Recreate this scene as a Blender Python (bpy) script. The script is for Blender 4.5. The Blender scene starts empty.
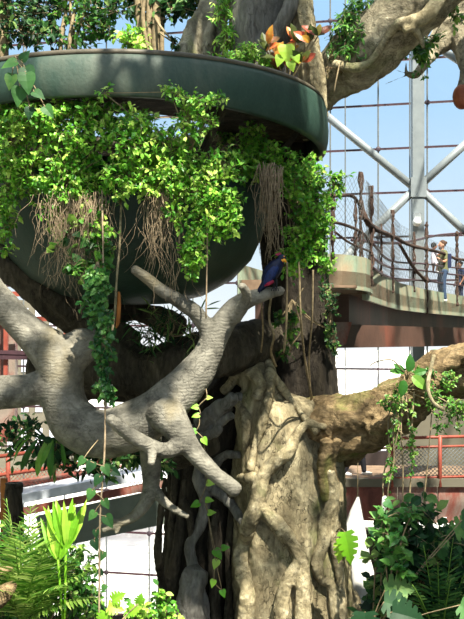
import bpy, bmesh, math, random
import numpy as np
from mathutils import Vector, Matrix, noise
from mathutils.bvhtree import BVHTree
random.seed(11)
F = 1000.0; H = 335.0; CZ = 12.5
R = math.radians
S = bpy.context.scene
COL = S.collection
def P(px, py, Y): return Vector(((px-232)/F*Y, Y, CZ+(H-py)/F*Y))
def U(a, b): return random.uniform(a, b)

# ------------------------------------------------------------------ geometry helpers
def catmull(pts, n):
    if len(pts) < 3: 
        return [pts[0].lerp(pts[-1], i/n) for i in range(n+1)]
    p = [pts[0]*2-pts[1]] + list(pts) + [pts[-1]*2-pts[-2]]
    out = []
    for i in range(1, len(p)-2):
        for k in range(n):
            t = k/n
            a, b, c, d = p[i-1], p[i], p[i+1], p[i+2]
            out.append(0.5*((2*b)+(c-a)*t+(2*a-5*b+4*c-d)*t*t+(3*b-a-3*c+d)*t*t*t))
    out.append(pts[-1].copy())
    return out

LEAF = {}
def leaf_shape(name, prof, fold=0.12, curl=0.1):
    vs = []; fs = []
    vs.append((0, 0, 0))
    for (t, w) in prof:
        z = -curl*t*t
        vs += [(-w, t, z+fold*w), (0, t, z), (w, t, z+fold*w)]
    vs.append((0, 1, -curl))
    fs += [(0, 2, 1), (0, 3, 2)]
    n = len(prof)
    for i in range(n-1):
        a = 1+3*i
        fs += [(a, a+1, a+4, a+3), (a+1, a+2, a+5, a+4)]
    a = 1+3*(n-1); e = 3*n+1
    fs += [(a, a+1, e), (a+1, a+2, e)]
    LEAF[name] = (np.array(vs, float), fs)
leaf_shape('oval', [(.25, .24), (.6, .27)], .3, .15)
leaf_shape('long', [(.2, .09), (.5, .13), (.8, .08)], .3, .25)
leaf_shape('strap', [(.12, .045), (.4, .085), (.65, .1), (.85, .065)], .4, .5)
leaf_shape('heart', [(-.1, .28), (.08, .42), (.35, .4), (.7, .2)], .2, .2)
leaf_shape('big', [(.1, .2), (.3, .33), (.55, .34), (.8, .2)], .25, .3)
leaf_shape('thin', [(.3, .035), (.7, .03)], .4, .15)
# a lobed leaf (monstera / philodendron): deep notches along both edges
def lobed():
    vs = [(0, 0, 0)]; fs = []
    prof = [(-.08, .3), (.02, .44), (.10, .22), (.14, .5), (.27, .5), (.31, .24), (.36, .47), (.48, .44), (.52, .2), (.58, .38), (.68, .32), (.72, .15), (.78, .22), (.9, .09)]
    for (t, w) in prof:
        tt = max(t, 0); z = -.25*tt*tt
        vs += [(-w, t+.12*w, z+.15*w), (0, tt, z), (w, t+.12*w, z+.15*w)]
    vs.append((0, 1.05, -.27)); n = len(prof)
    fs += [(0, 2, 1), (0, 3, 2)]
    for i in range(n-1):
        a = 1+3*i
        fs += [(a, a+1, a+4, a+3), (a+1, a+2, a+5, a+4)]
    a = 1+3*(n-1); e = 3*n+1
    fs += [(a, a+1, e), (a+1, a+2, e)]
    LEAF['lobed'] = (np.array(vs, float), fs)
lobed()

class MB:
    def __init__(s): s.v = []; s.f = []; s.t = []
    def add(s, vs, fs, t=.5):
        o = len(s.v); s.v += [tuple(v) for v in vs]; s.f += [tuple(i+o for i in f) for f in fs]; s.t += [t]*len(fs)
        return s
    def tube(s, pts, rad, seg=8, sub=4, t=.5, wob=0.0, wf=3.0, ridge=0.0, nr=5, squash=1.0):
        pts = [Vector(p) for p in pts]
        if not hasattr(rad, '__len__'): rad = [rad]*len(pts)
        c = catmull(pts, sub) if sub > 1 else pts
        m = len(c)-1; rr = []
        for i in range(len(c)):
            x = i/m*(len(rad)-1); k = min(int(x), len(rad)-2) if len(rad) > 1 else 0
            rr.append(rad[k]+(rad[k+1]-rad[k])*(x-k) if len(rad) > 1 else rad[0])
        T = (c[1]-c[0]).normalized()
        ref = Vector((0, -1, 0)) if abs(T.y) < .9 else Vector((1, 0, 0))
        N = (ref - T*ref.dot(T)).normalized()
        vs = []; fs = []; ph = U(0, 6)
        for i, q in enumerate(c):
            T = (c[min(i+1, m)]-c[max(i-1, 0)])
            T = T.normalized() if T.length > 1e-9 else Vector((0, 0, 1))
            N = (N - T*N.dot(T)).normalized(); B = T.cross(N)
            for k in range(seg):
                a = 2*math.pi*k/seg; r = rr[i]
                if ridge: r *= 1+ridge*math.sin(nr*a+ph+1.5*math.sin(i*.25))
                d = N*math.cos(a)*squash+B*math.sin(a)
                p = q+d*r
                if wob: r2 = wob*noise.noise(p*wf); p = p+d*r*r2
                vs.append(p)
        for i in range(m):
            for k in range(seg):
                a = i*seg+k; b = i*seg+(k+1) % seg
                fs.append((a, b, b+seg, a+seg))
        n0 = len(vs); T0 = (c[0]-c[1]).normalized(); T1 = (c[-1]-c[-2]).normalized()
        vs.append(c[0]+T0*rr[0]*.5); vs.append(c[-1]+T1*rr[-1]*.5)
        for k in range(seg):
            fs.append((n0, (k+1) % seg, k)); fs.append((n0+1, m*seg+k, m*seg+(k+1) % seg))
        return s.add(vs, fs, t)
    def box(s, c, size, rz=0, t=.5):
        M = Matrix.Rotation(rz, 3, 'Z'); vs = []
        for x in (-.5, .5):
            for y in (-.5, .5):
                for z in (-.5, .5): vs.append(Vector(c)+M@Vector((x*size[0], y*size[1], z*size[2])))
        return s.add(vs, [(0, 1, 3, 2), (4, 6, 7, 5), (0, 4, 5, 1), (2, 3, 7, 6), (0, 2, 6, 4), (1, 5, 7, 3)], t)
    def bar(s, a, b, w, h, t=.5):
        a = Vector(a); b = Vector(b); d = (b-a).normalized()
        up = Vector((0, 0, 1)) if abs(d.z) < .95 else Vector((0, 1, 0))
        x = d.cross(up).normalized()*w/2; y = x.cross(d).normalized()*h/2; vs = []
        for q in (a, b):
            vs += [q-x-y, q+x-y, q+x+y, q-x+y]
        return s.add(vs, [(3, 2, 1, 0), (4, 5, 6, 7), (0, 1, 5, 4), (1, 2, 6, 5), (2, 3, 7, 6), (3, 0, 4, 7)], t)
    def ball(s, c, r, seg=10, rings=7, sc=(1, 1, 1), t=.5, rot=None):
        vs = []; fs = []
        for i in range(rings+1):
            a = math.pi*i/rings
            for k in range(seg):
                b = 2*math.pi*k/seg
                d = Vector((math.sin(a)*math.cos(b)*sc[0], math.sin(a)*math.sin(b)*sc[1], math.cos(a)*sc[2]))*r
                if rot: d = rot@d
                vs.append(Vector(c)+d)
        for i in range(rings):
            for k in range(seg):
                a = i*seg+k; b = i*seg+(k+1) % seg
                fs.append((a, a+seg, b+seg, b))
        return s.add(vs, fs, t)
    def leaf(s, kind, p, d, n, L, W=1.0, t=.5):
        d = Vector(d).normalized(); n = Vector(n); n = n-d*n.dot(d)
        if n.length < 1e-4: n = d.orthogonal()
        n.normalize(); x = d.cross(n)
        V, fs = LEAF[kind]
        M = np.array([[x.x*W, d.x, n.x], [x.y*W, d.y, n.y], [x.z*W, d.z, n.z]])*L
        q = V@M.T+np.array(p)
        o = len(s.v); s.v += q.tolist(); s.f += [tuple(i+o for i in f) for f in fs]; s.t += [t]*len(fs)
    def build(s, name, mat, parent=None, smooth=True, **kw):
        me = bpy.data.meshes.new(name); me.from_pydata([tuple(v) for v in s.v], [], s.f)
        at = me.attributes.new('tint', 'FLOAT', 'FACE'); at.data.foreach_set('value', np.array(s.t, dtype=np.float32))
        if smooth: me.polygons.foreach_set('use_smooth', [True]*len(me.polygons))
        me.materials.append(mat); me.update()
        o = bpy.data.objects.new(name, me); COL.objects.link(o)
        if parent: o.parent = parent; o.matrix_parent_inverse = Matrix.Translation(-parent.location) if False else Matrix()
        if parent: # keep the coordinates of the world while the parent stands at its base
            off = Vector(parent.get('_base', (0, 0, 0)))
            me.transform(Matrix.Translation(-off))
            po = off
            o['_base'] = tuple(off)
        tag(o, **kw)
        return o
def tag(o, label=None, cat=None, group=None, kind=None):
    if label: o['label'] = label
    if cat: o['category'] = cat
    if group: o['group'] = group
    if kind: o['kind'] = kind
    return o
def thing(name, base, label, cat, group=None):
    o = bpy.data.objects.new(name, None); COL.objects.link(o); o.location = base; o['_base'] = tuple(base)
    o.empty_display_size = .1
    return tag(o, label, cat, group)
def fuse(o, voxel=.03, smooth=4, disp=None, lvl=1.0):
    """joins the overlapping tubes of one mesh into one skin"""
    m = o.modifiers.new('r', 'REMESH'); m.mode = 'VOXEL'; m.voxel_size = voxel; m.use_smooth_shade = True
    if smooth:
        m = o.modifiers.new('s', 'SMOOTH'); m.iterations = smooth; m.factor = .5
    dg = bpy.context.evaluated_depsgraph_get(); dg.update()
    me = bpy.data.meshes.new_from_object(o.evaluated_get(dg)); old = o.data
    o.modifiers.clear(); mt = old.materials[0]; o.data = me; me.name = o.name
    if not me.materials: me.materials.append(mt)
    bpy.data.meshes.remove(old)
    if disp:
        n = len(me.vertices); no = [v.normal.copy() for v in me.vertices]
        off = Vector(o.get('_base', (0, 0, 0))) if o.parent else Vector()
        for v, k in zip(me.vertices, no):
            v.co = v.co+k*disp(v.co+off)*lvl
    me.polygons.foreach_set('use_smooth', [True]*len(me.polygons)); me.update()
    return o

# ------------------------------------------------------------------ materials
def hexl(h):
    h = h.lstrip('#'); c = [int(h[i:i+2], 16)/255 for i in (0, 2, 4)]
    return tuple(x/12.92 if x <= .04045 else ((x+.055)/1.055)**2.4 for x in c)+(1,)
class NT:
    def __init__(s, name):
        s.m = bpy.data.materials.new(name); s.m.use_nodes = True; s.t = s.m.node_tree; s.t.nodes.clear()
        s.out = s.n('ShaderNodeOutputMaterial'); s.tc = s.n('ShaderNodeTexCoord')
        s.geo = s.n('ShaderNodeNewGeometry')
    def n(s, k, **kw):
        x = s.t.nodes.new(k)
        for a, b in kw.items(): setattr(x, a, b)
        return x
    def l(s, a, b): s.t.links.new(a, b)
    def pos(s, scale=(1, 1, 1)):
        m = s.n('ShaderNodeMapping'); m.inputs['Scale'].default_value = scale; s.l(s.geo.outputs['Position'], m.inputs[0]); return m.outputs[0]
    def noise(s, sc, det=4, vec=None, dist=0, rough=.55):
        x = s.n('ShaderNodeTexNoise'); x.inputs['Scale'].default_value = sc; x.inputs['Detail'].default_value = det
        x.inputs['Distortion'].default_value = dist; x.inputs['Roughness'].default_value = rough
        s.l(vec if vec is not None else s.geo.outputs['Position'], x.inputs['Vector']); return x.outputs[0]
    def ramp(s, fac, stops):
        x = s.n('ShaderNodeValToRGB'); e = x.color_ramp.elements
        while len(e) < len(stops): e.new(.5)
        for k, (p, c) in enumerate(stops):
            e[k].position = p; e[k].color = hexl(c) if isinstance(c, str) else (c, c, c, 1)
        s.l(fac, x.inputs[0]); return x.outputs[0]
    def mix(s, f, a, b, mode='MIX'):
        x = s.n('ShaderNodeMix', data_type='RGBA', blend_type=mode)
        for i, v in ((0, f), (6, a), (7, b)):
            if hasattr(v, 'is_linked') or hasattr(v, 'links'): s.l(v, x.inputs[i])
            else: x.inputs[i].default_value = v if not isinstance(v, str) else hexl(v)
        return x.outputs[2]
    def bsdf(s, col, rough=.7, metal=0, spec=.3, bump=None, bs=.3, bd=.02, sss=0):
        b = s.n('ShaderNodeBsdfPrincipled')
        if isinstance(col, str): b.inputs['Base Color'].default_value = hexl(col)
        else: s.l(col, b.inputs['Base Color'])
        b.inputs['Roughness'].default_value = rough; b.inputs['Metallic'].default_value = metal
        b.inputs['Specular IOR Level'].default_value = spec
        if bump is not None:
            u = s.n('ShaderNodeBump'); u.inputs['Strength'].default_value = bs; u.inputs['Distance'].default_value = bd
            s.l(bump, u.inputs['Height']); s.l(u.outputs[0], b.inputs['Normal'])
        return b
    def done(s, b): s.l(b.outputs[0], s.out.inputs[0]); return s.m

def m_plain(name, c1, c2=None, sc=8, rough=.7, metal=0, spec=.3, bs=.2, bd=.01):
    t = NT(name)
    n = t.noise(sc, 5)
    col = t.ramp(n, [(.3, c1), (.7, c2 or c1)])
    return t.done(t.bsdf(col, rough, metal, spec, n, bs, bd))
def m_bark(name, dark, mid, light, moss=None, sc=1.0, stretch=(1, 1, .35), bs=.8, bd=.03, rings=False, mossamt=.55, crack=.5):
    t = NT(name)
    v = t.pos(stretch)
    a = t.noise(5*sc, 8, v, .6, .65); b = t.noise(22*sc, 6, v, .3, .7)
    col = t.ramp(a, [(.25, dark), (.5, mid), (.72, light)])
    fine = t.ramp(b, [(.3, .55), (.65, 1.0)])
    col = t.mix(.75, col, fine, 'MULTIPLY')
    vo = t.n('ShaderNodeTexVoronoi', feature='DISTANCE_TO_EDGE'); vo.inputs['Scale'].default_value = 9*sc
    w = t.n('ShaderNodeVectorMath', operation='ADD'); nn = t.n('ShaderNodeTexNoise'); nn.inputs['Scale'].default_value = 6*sc
    t.l(v, nn.inputs['Vector']); sc2 = t.n('ShaderNodeVectorMath', operation='SCALE'); sc2.inputs['Scale'].default_value = .5
    t.l(nn.outputs['Color'], sc2.inputs[0]); t.l(v, w.inputs[0]); t.l(sc2.outputs[0], w.inputs[1]); t.l(w.outputs[0], vo.inputs['Vector'])
    cr = t.ramp(vo.outputs['Distance'], [(0, 0.0), (.035, 1.0)])
    pm = t.ramp(t.noise(2.6*sc, 3), [(.42, 0.0), (.6, 1.0)])
    cr = t.mix(pm, '#ffffff', cr)
    col = t.mix(crack, col, cr, 'MULTIPLY')
    dk = t.noise(3.2*sc, 9, v, 1.2, .7); col = t.mix(.75, col, t.ramp(dk, [(.36, .3), (.52, 1.0)]), 'MULTIPLY')
    if moss:
        g = t.noise(1.6*sc, 5, None, .4)
        col = t.mix(t.ramp(g, [(mossamt, 0.0), (mossamt+.15, .75)]), col, moss)
    h = t.mix(.5, b, a)
    h = t.mix(crack, h, cr, 'MULTIPLY')
    if rings:
        wv = t.n('ShaderNodeTexWave', bands_direction='Z'); wv.inputs['Scale'].default_value = 9; wv.inputs['Distortion'].default_value = 7
        wv.inputs['Detail'].default_value = 3; wv.inputs['Detail Scale'].default_value = 1.5
        t.l(t.geo.outputs['Position'], wv.inputs['Vector'])
        h = t.mix(.12, h, wv.outputs['Color'])
    return t.done(t.bsdf(col, .85, 0, .2, h, bs, bd))
def m_leaf(name, stops, rough=.4, trans=.35, spec=.45):
    t = NT(name)
    at = t.n('ShaderNodeAttribute', attribute_name='tint')
    n = t.noise(14, 3)
    f = t.n('ShaderNodeMath', operation='MULTIPLY_ADD'); t.l(n, f.inputs[0]); f.inputs[1].default_value = .3; f.inputs[2].default_value = -.15
    g = t.n('ShaderNodeMath', operation='ADD'); t.l(f.outputs[0], g.inputs[0]); t.l(at.outputs['Fac'], g.inputs[1])
    col = t.ramp(g.outputs[0], stops)
    b = t.bsdf(col, rough, 0, spec)
    tr = t.n('ShaderNodeBsdfTranslucent'); t.l(col, tr.inputs[0])
    mx = t.n('ShaderNodeMixShader'); mx.inputs[0].default_value = trans
    t.l(b.outputs[0], mx.inputs[1]); t.l(tr.outputs[0], mx.inputs[2]); t.l(mx.outputs[0], t.out.inputs[0])
    return t.m
def m_glass(name):
    t = NT(name); a = t.n('ShaderNodeBsdfTransparent'); a.inputs[0].default_value = (.99, 1, 1, 1)
    g = t.n('ShaderNodeBsdfGlossy'); g.inputs['Roughness'].default_value = .05
    mx = t.n('ShaderNodeMixShader'); mx.inputs[0].default_value = .03
    t.l(a.outputs[0], mx.inputs[1]); t.l(g.outputs[0], mx.inputs[2]); t.l(mx.outputs[0], t.out.inputs[0]); return t.m
def m_patina(name, stops, sc=2.0, bs=.35):
    t = NT(name); a = t.noise(sc, 8, t.pos((1, 1, .5)), .5, .65); b = t.noise(30, 4)
    col = t.ramp(a, stops); col = t.mix(.35, col, t.ramp(b, [(.3, .5), (.7, 1.0)]), 'MULTIPLY')
    return t.done(t.bsdf(col, .55, .0, .4, t.mix(.5, a, b), bs, .02))

M = {}
M['bark_grey'] = m_bark('smooth grey bark', '#55524a', '#807c70', '#a19c8e', '#7d7257', .8, (1, 1, 1), .8, .02, True, .55, crack=.45)
M['bark_tan'] = m_bark('tan kapok bark', '#6a5e45', '#a39676', '#d6c9a4', '#79804a', 1.0, (1, 1, .55), 1.0, .06, False, .58, .75)
M['bark_bough'] = m_bark('grey tan bough bark', '#5c5646', '#a1977e', '#d2c8ab', '#7c7f50', 1.0, (1, 1, 1), 1.0, .05, False, .58, .8)
M['bark_shade'] = m_bark('shaded dark bark', '#1c1814', '#332d25', '#4d4639', None, 1.2, (1, 1, .3), 1.0, .08, False, crack=.6)  # darker copy of the fibrous bark: shade under the planters put into the colour
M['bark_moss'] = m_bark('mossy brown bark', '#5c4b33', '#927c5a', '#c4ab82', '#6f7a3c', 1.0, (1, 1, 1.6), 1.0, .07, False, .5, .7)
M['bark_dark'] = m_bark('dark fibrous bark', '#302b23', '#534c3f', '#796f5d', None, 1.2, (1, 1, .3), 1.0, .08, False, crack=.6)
M['bark_root'] = m_bark('pale root bark', '#76694e', '#ab9e7c', '#dccfac', '#80855a', 1.5, (1, 1, .9), 1.0, .04, False, .6, .7)
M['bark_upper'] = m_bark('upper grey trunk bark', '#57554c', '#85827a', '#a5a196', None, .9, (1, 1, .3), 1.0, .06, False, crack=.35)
M['vine_stem'] = m_plain('dry vine stem', '#6b5d45', '#9c8b6c', 20, .9)
M['dry_root'] = m_plain('dry aerial root', '#776650', '#a8957a', 20, .9)
M['rock'] = m_bark('pale artificial rock', '#5b5747', '#a39b82', '#cdc6ad', '#8e9a3c', .8, (1, 1, .6), .9, .04, False, .55, .5)
M['ring'] = m_patina('weathered green copper paint', [(.35, '#1c362e'), (.48, '#31493f'), (.58, '#515c50'), (.72, '#72705f')], .7)
M['ring_lip'] = m_patina('brown oxidised lip', [(.3, '#4a4538'), (.6, '#61594a'), (.8, '#4b5348')], 3)
M['bowl'] = m_patina('dark green painted bowl', [(.25, '#152a23'), (.5, '#243c33'), (.75, '#3f4c43')], 1.2)
M['soil'] = m_plain('dark soil', '#1f1a13', '#3a3022', 12, 1, bs=.8, bd=.05)
M['leaf_bright'] = m_leaf('bright vine leaf', [(0, '#3a7422'), (.35, '#62a62e'), (.7, '#94cb46'), (1, '#c8e46e')])
M['leaf_mid'] = m_leaf('mid green leaf', [(0, '#1d4019'), (.4, '#376e26'), (.75, '#5d9634'), (1, '#93b653')])
M['leaf_dark'] = m_leaf('dark glossy leaf', [(0, '#142c17'), (.45, '#24492a'), (.8, '#4a7a3c'), (1, '#86a258')], .5, .35, .25)
M['leaf_lime'] = m_leaf('lime frond', [(0, '#5a9e1e'), (.5, '#8ac431'), (1, '#c3e25c')], .4, .5)
M['leaf_palm'] = m_leaf('palm leaflet', [(0, '#2c561d'), (.35, '#548730'), (.7, '#93b850'), (1, '#d8e08c')])
M['leaf_croton'] = m_leaf('croton leaf', [(0, '#2a3a1e'), (.3, '#4f5a24'), (.45, '#8a3a26'), (.62, '#d4643a'), (.78, '#d8b84a'), (1, '#6fa33a')])
M['leaf_ivy'] = m_leaf('small ivy leaf', [(0, '#1c4a22'), (.5, '#36702f'), (1, '#6a9c48')])
M['steel_white'] = m_plain('grey white painted steel', '#70777a', '#7e8587', 3, .45, 0, .4, .05)
M['mullion'] = m_plain('dark mullion rod', '#352b30', '#433840', 6, .5)
M['mullion_red'] = m_plain('red brown mullion', '#3a282e', '#4a3238', 6, .5)
M['red_rail'] = m_plain('red oxide rail paint', '#7c3a2e', '#964e3f', 6, .5)
M['rust'] = m_patina('rusted steel panel', [(.3, '#5b2c22'), (.45, '#84463a'), (.6, '#8f7f74'), (.8, '#6d6a5c')], 1.5)
M['fascia'] = m_patina('weathered copper parapet', [(.25, '#7a6a50'), (.45, '#8fa08a'), (.6, '#a89a80'), (.8, '#b4876a')], 1.5)
M['girder'] = m_patina('brown girder', [(.3, '#43322b'), (.5, '#5d453b'), (.8, '#8a4a3a')], .8)
M['rope'] = m_plain('knotted brown vine rope', '#30251f', '#56433a', 30, .9, bs=.8, bd=.02)
M['wire'] = m_plain('steel wire', '#5b5f60', '#6f7373', 10, .6, 0)
M['wood_deck'] = m_plain('brown planks', '#6a5645', '#8e7762', 4, .8)
M['beam_green'] = m_plain('grey green beam', '#565e55', '#6a7268', 3, .6)
M['grating'] = m_plain('pale metal grating', '#9aa0a8', '#c0c5cc', 5, .5)
M['white_cloth'] = m_plain('white cloth', '#b9b8b4', '#cbc9c4', 4, .9, bs=.3, bd=.03)
M['white_pipe'] = m_plain('white pipe', '#d5d5d0', '#e2e2de', 4, .5)
M['wall_dark'] = m_patina('dark stained wall', [(.3, '#2b2320'), (.5, '#3d3230'), (.8, '#4b3f38')], .5)
M['wall_grey'] = m_plain('grey brown rendered wall', '#575246', '#6b6658', .6, .9)
M['green_shell'] = m_plain('green planted wall', '#7d8474', '#989d8c', .8, 1)
M['roof'] = m_plain('dark roof panel', '#3b3d3d', '#4a4d4c', 1, .8)
M['glass'] = m_glass('clear facade glass')
M['ground'] = m_plain('pale sunlit paving', '#c9c4ba', '#d9d5cc', .2, .9)
M['building'] = m_plain('white building wall', '#d8d4d6', '#e3e0e1', .3, .9)
M['pane'] = m_plain('building window pane', '#aeb0ba', '#bfc1cb', .6, .3)
M['pod'] = m_plain('orange brown pod', '#8a5326', '#b3743a', 10, .8)
M['cut'] = m_plain('red brown cut wood', '#6b3020', '#a4603c', 9, .6)
M['black'] = m_plain('black', '#14141a', '#1c1c22', 8, .6)
M['feather'] = m_plain('navy blue feathers', '#0b1026', '#131c3e', 40, .5, bs=.4)
M['feather_wing'] = m_plain('blue wing feathers', '#0f1c42', '#192f66', 50, .45, bs=.4)
M['feather_red'] = m_plain('crimson feathers', '#7a1230', '#98203f', 40, .5)
M['bill'] = m_plain('orange yellow bill', '#e8901e', '#f4b83a', 20, .4)
M['skin'] = m_plain('skin', '#b98468', '#c99478', 20, .6)
M['skin_dark'] = m_plain('tan skin', '#a06e54', '#b07e62', 20, .6)
M['hair'] = m_plain('brown hair', '#3b2a20', '#4e382a', 60, .8)
M['hair_black'] = m_plain('black hair', '#17130f', '#221c18', 60, .8)
M['olive'] = m_plain('olive cloth', '#5b5d40', '#6d6f4e', 20, .9)
M['denim'] = m_plain('blue denim', '#2b3a50', '#3d4f69', 30, .9)
M['lilac'] = m_plain('pale lilac cloth', '#cfc8d8', '#e0dbe6', 20, .9)
M['navy'] = m_plain('navy cloth', '#1f2640', '#2a3252', 20, .9)
M['sneaker'] = m_plain('white sneaker', '#dedede', '#f0f0f0', 20, .6)
M['camera_white'] = m_plain('white plastic', '#d5d7d6', '#e4e6e5', 5, .4)
t = NT('lit green sign'); e = t.n('ShaderNodeEmission'); e.inputs[0].default_value = hexl('#3fd46a'); e.inputs[1].default_value = 1.2; t.l(e.outputs[0], t.out.inputs[0]); M['sign'] = t.m
# ------------------------------------------------------------------ world, sun, camera
w = bpy.data.worlds.new('sky'); S.world = w; w.use_nodes = True; nt = w.node_tree; nt.nodes.clear()
o_ = nt.nodes.new('ShaderNodeOutputWorld'); bg = nt.nodes.new('ShaderNodeBackground')
tc = nt.nodes.new('ShaderNodeTexCoord'); sx = nt.nodes.new('ShaderNodeSeparateXYZ'); rp = nt.nodes.new('ShaderNodeValToRGB')
nt.links.new(tc.outputs['Generated'], sx.inputs[0]); nt.links.new(sx.outputs['Z'], rp.inputs[0])
e = rp.color_ramp.elements
e[0].position = 0.0; e[0].color = hexl('#ccd0d2'); e[1].position = .085; e[1].color = hexl('#b3c3ce')
x = e.new(.22); x.color = hexl('#93b3ce'); x = e.new(.34); x.color = hexl('#8bb0d2'); x = e.new(.55); x.color = (.75, .86, 1.0, 1); x = e.new(.9); x.color = (.9, 1.0, 1.15, 1)
bg.inputs[1].default_value = 1.4
nt.links.new(rp.outputs[0], bg.inputs[0]); nt.links.new(bg.outputs[0], o_.inputs[0])
SUN = Vector((-.22, .52, -.82)).normalized()
sl = bpy.data.lights.new('sun', 'SUN'); sl.energy = 13.0; sl.angle = R(.7); sl.color = (1, .93, .80)
so = bpy.data.objects.new('sun', sl); COL.objects.link(so); so.rotation_euler = SUN.to_track_quat('-Z', 'Y').to_euler(); so.location = (3, -10, 40)
cam = bpy.data.cameras.new('camera'); co = bpy.data.objects.new('camera', cam); COL.objects.link(co)
cam.sensor_fit = 'VERTICAL'; cam.sensor_height = 36; cam.lens = 36*F/619; cam.clip_end = 900
cam.shift_y = (H-309.5)/619
co.location = (0, 0, CZ); co.rotation_euler = (R(90), 0, 0); S.camera = co
S.view_settings.view_transform = 'Standard'; S.view_settings.look = 'None'; S.view_settings.exposure = 0.25; S.view_settings.gamma = 1
S.view_settings.use_curve_mapping = False

def struct(name, mb, mat, parent=None, smooth=False):
    o = mb.build(name, mat, parent, smooth)
    if not parent: o['kind'] = 'structure'
    return o
# ------------------------------------------------------------------ the hall
struct('floor', MB().box((0, 15, -.15), (29, 58, .3)), M['wall_grey'])
struct('wall_left', MB().box((-14.1, 15, 15), (.3, 58, 30)), M['green_shell'])
struct('wall_right', MB().box((14.1, 15, 15), (.3, 58, 30)), M['green_shell'])
struct('window_unseen', MB().box((0, -13.9, 15), (28, .03, 30)), M['glass'])  # unseen wall behind the camera, glazed to light surfaces facing it
c = MB()
for k in range(15): c.box((-14+k*2+.0, 14.5, 30.15), (.08, 57, .14))
for k in range(15): c.box((0, -13+k*4, 30.15), (28, .09, .16))
struct('ceiling', c, M['steel_white'])
c = MB(); c.box((0, 14.5, 30.32), (28, 57, .03)); struct('skylight', c, M['glass'])
c = MB()
for k in range(15): c.box((-14+k*2, -13.9, 15), (.12, .14, 30))
for k in range(15): c.box((0, -13.9, 1+k*2), (28, .1, .12))
sk = struct('trim_1', c, M['steel_white'])
# glass facade: a rotated plane, nearer on the right
def G(px, py):
    k = math.tan(R(-14)); u = (px-232)/F; Y = 41.5/(1-k*u) ; return P(px, py, Y), Y
def GX(X): return 41.5+math.tan(R(-14))*X
fw = MB()
zt, zb = 30.0, 0.0
for k in range(16):
    a = -14+k*1.87+.02
    fw.add([(a, GX(a), zb), (a+1.85, GX(a+1.85), zb), (a+1.85, GX(a+1.85), zt), (a, GX(a), zt)], [(0, 1, 2, 3)])
win = struct('window_1', fw, M['glass'])
hz = MB(); vt = MB(); nd = MB()
zs = [CZ+(335-197)/F*41.5*1.0-.05+(k-20)*1.76 for k in range(30)]
zs = [z for z in zs if 0 < z < 30]
for z in zs: hz.bar((-14, GX(-14), z), (14, GX(14), z), .07, .08)
xs = [3.98-1.872*10+k*1.872 for k in range(16)]
xs = [x for x in xs if -14 < x < 14]
for x in xs: vt.tube([(x, GX(x), 0), (x, GX(x), 30)], .035, 6, 1)
z0_ = zs[0]
for x in xs:
    for z in zs: (k_ := int(round((x+100)/1.872)+round((z-z0_)/1.76))) % 2 == 0 and nd.ball((x, GX(x)-.05, z), .11, 8, 5, (1, .4, 1))
struct('mullion', hz, M['mullion_red'], win); struct('rod', vt, M['wire'], win); struct('connector_node', nd, M['mullion'], win)
cb = MB()
for px in (341, 403): 
    a, Y = G(px, 330); cb.tube([(a.x, Y-1.5, 0), (a.x, Y-1.5, 30)], .025, 5, 1)
struct('tension_cable', cb, M['wire'], win)

# steel column with its cross braces
b0 = P(417.5, 335, 36); cl = thing('steel_column', (b0.x, 36, 0), 'tall pale grey steel column with crossing diagonal braces in front of the glass facade', 'column')
MB().box((b0.x, 36, 15), (.42, .42, 30)).build('post', M['steel_white'], cl, False)
for (x0, y0, x1, y1) in ((322, 112, 412, 186), (423, 183, 474, 136), (412, 192, 352, 250), (423, 192, 480, 246), (352, 250, 300, 300), (398, 22, 480, 74), (424, 40, 398, 22)):
    MB().tube([P(x0, y0, 36), P(x1, y1, 36)], .145, 12, 1).build('brace', M['steel_white'], cl)
MB().box(P(417.5, 188, 36), (.56, .52, .7)).build('joint_plate', M['steel_white'], cl, False)
sc = thing('security_camera', P(417, 220, 35.6), 'small white dome security camera fixed to the pale steel column', 'camera')
MB().box(P(417, 218, 35.62), (.22, .28, .3)).build('bracket', M['camera_white'], sc, False)
MB().ball(P(417, 222, 35.45), .16).build('dome', M['camera_white'], sc)

# outside: paving and pale buildings
struct('terrain', MB().box((0, 440, -1.2), (900, 796, 2)), M['ground'])
def building(px0, px1, pytop, Y, label, rows, cols, dp=8, m='building'):
    a = P(px0, pytop, Y); b = P(px1, pytop, Y)
    t = thing('building', ((a.x+b.x)/2, Y+dp/2, -.2), label, 'building')
    MB().box(((a.x+b.x)/2, Y+dp/2, (a.z-.2)/2), (b.x-a.x, dp, a.z+.2)).build('wall', M[m], t, False)
    for i in range(cols):
        for j in range(rows):
            x = a.x+(i+.5)*(b.x-a.x)/cols; z = a.z-1.6-j*3.2
            MB().box((x, Y-.03, z), ((b.x-a.x)/cols*.5, .1, 1.9)).build('window', M['pane'], t, False)
building(322, 396, 369, 85, 'low white building with rows of faint windows outside the glass on the right', 3, 9)
building(-10, 60, 300, 80, 'pale brick coloured building outside the glass at far left', 4, 5, 8, 'wall_grey')
building(150, 318, 395, 95, 'long white building outside the glass behind the tree', 3, 14)
building(60, 148, 560, 60, 'flat white outbuilding outside the glass at lower left', 1, 3)

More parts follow.
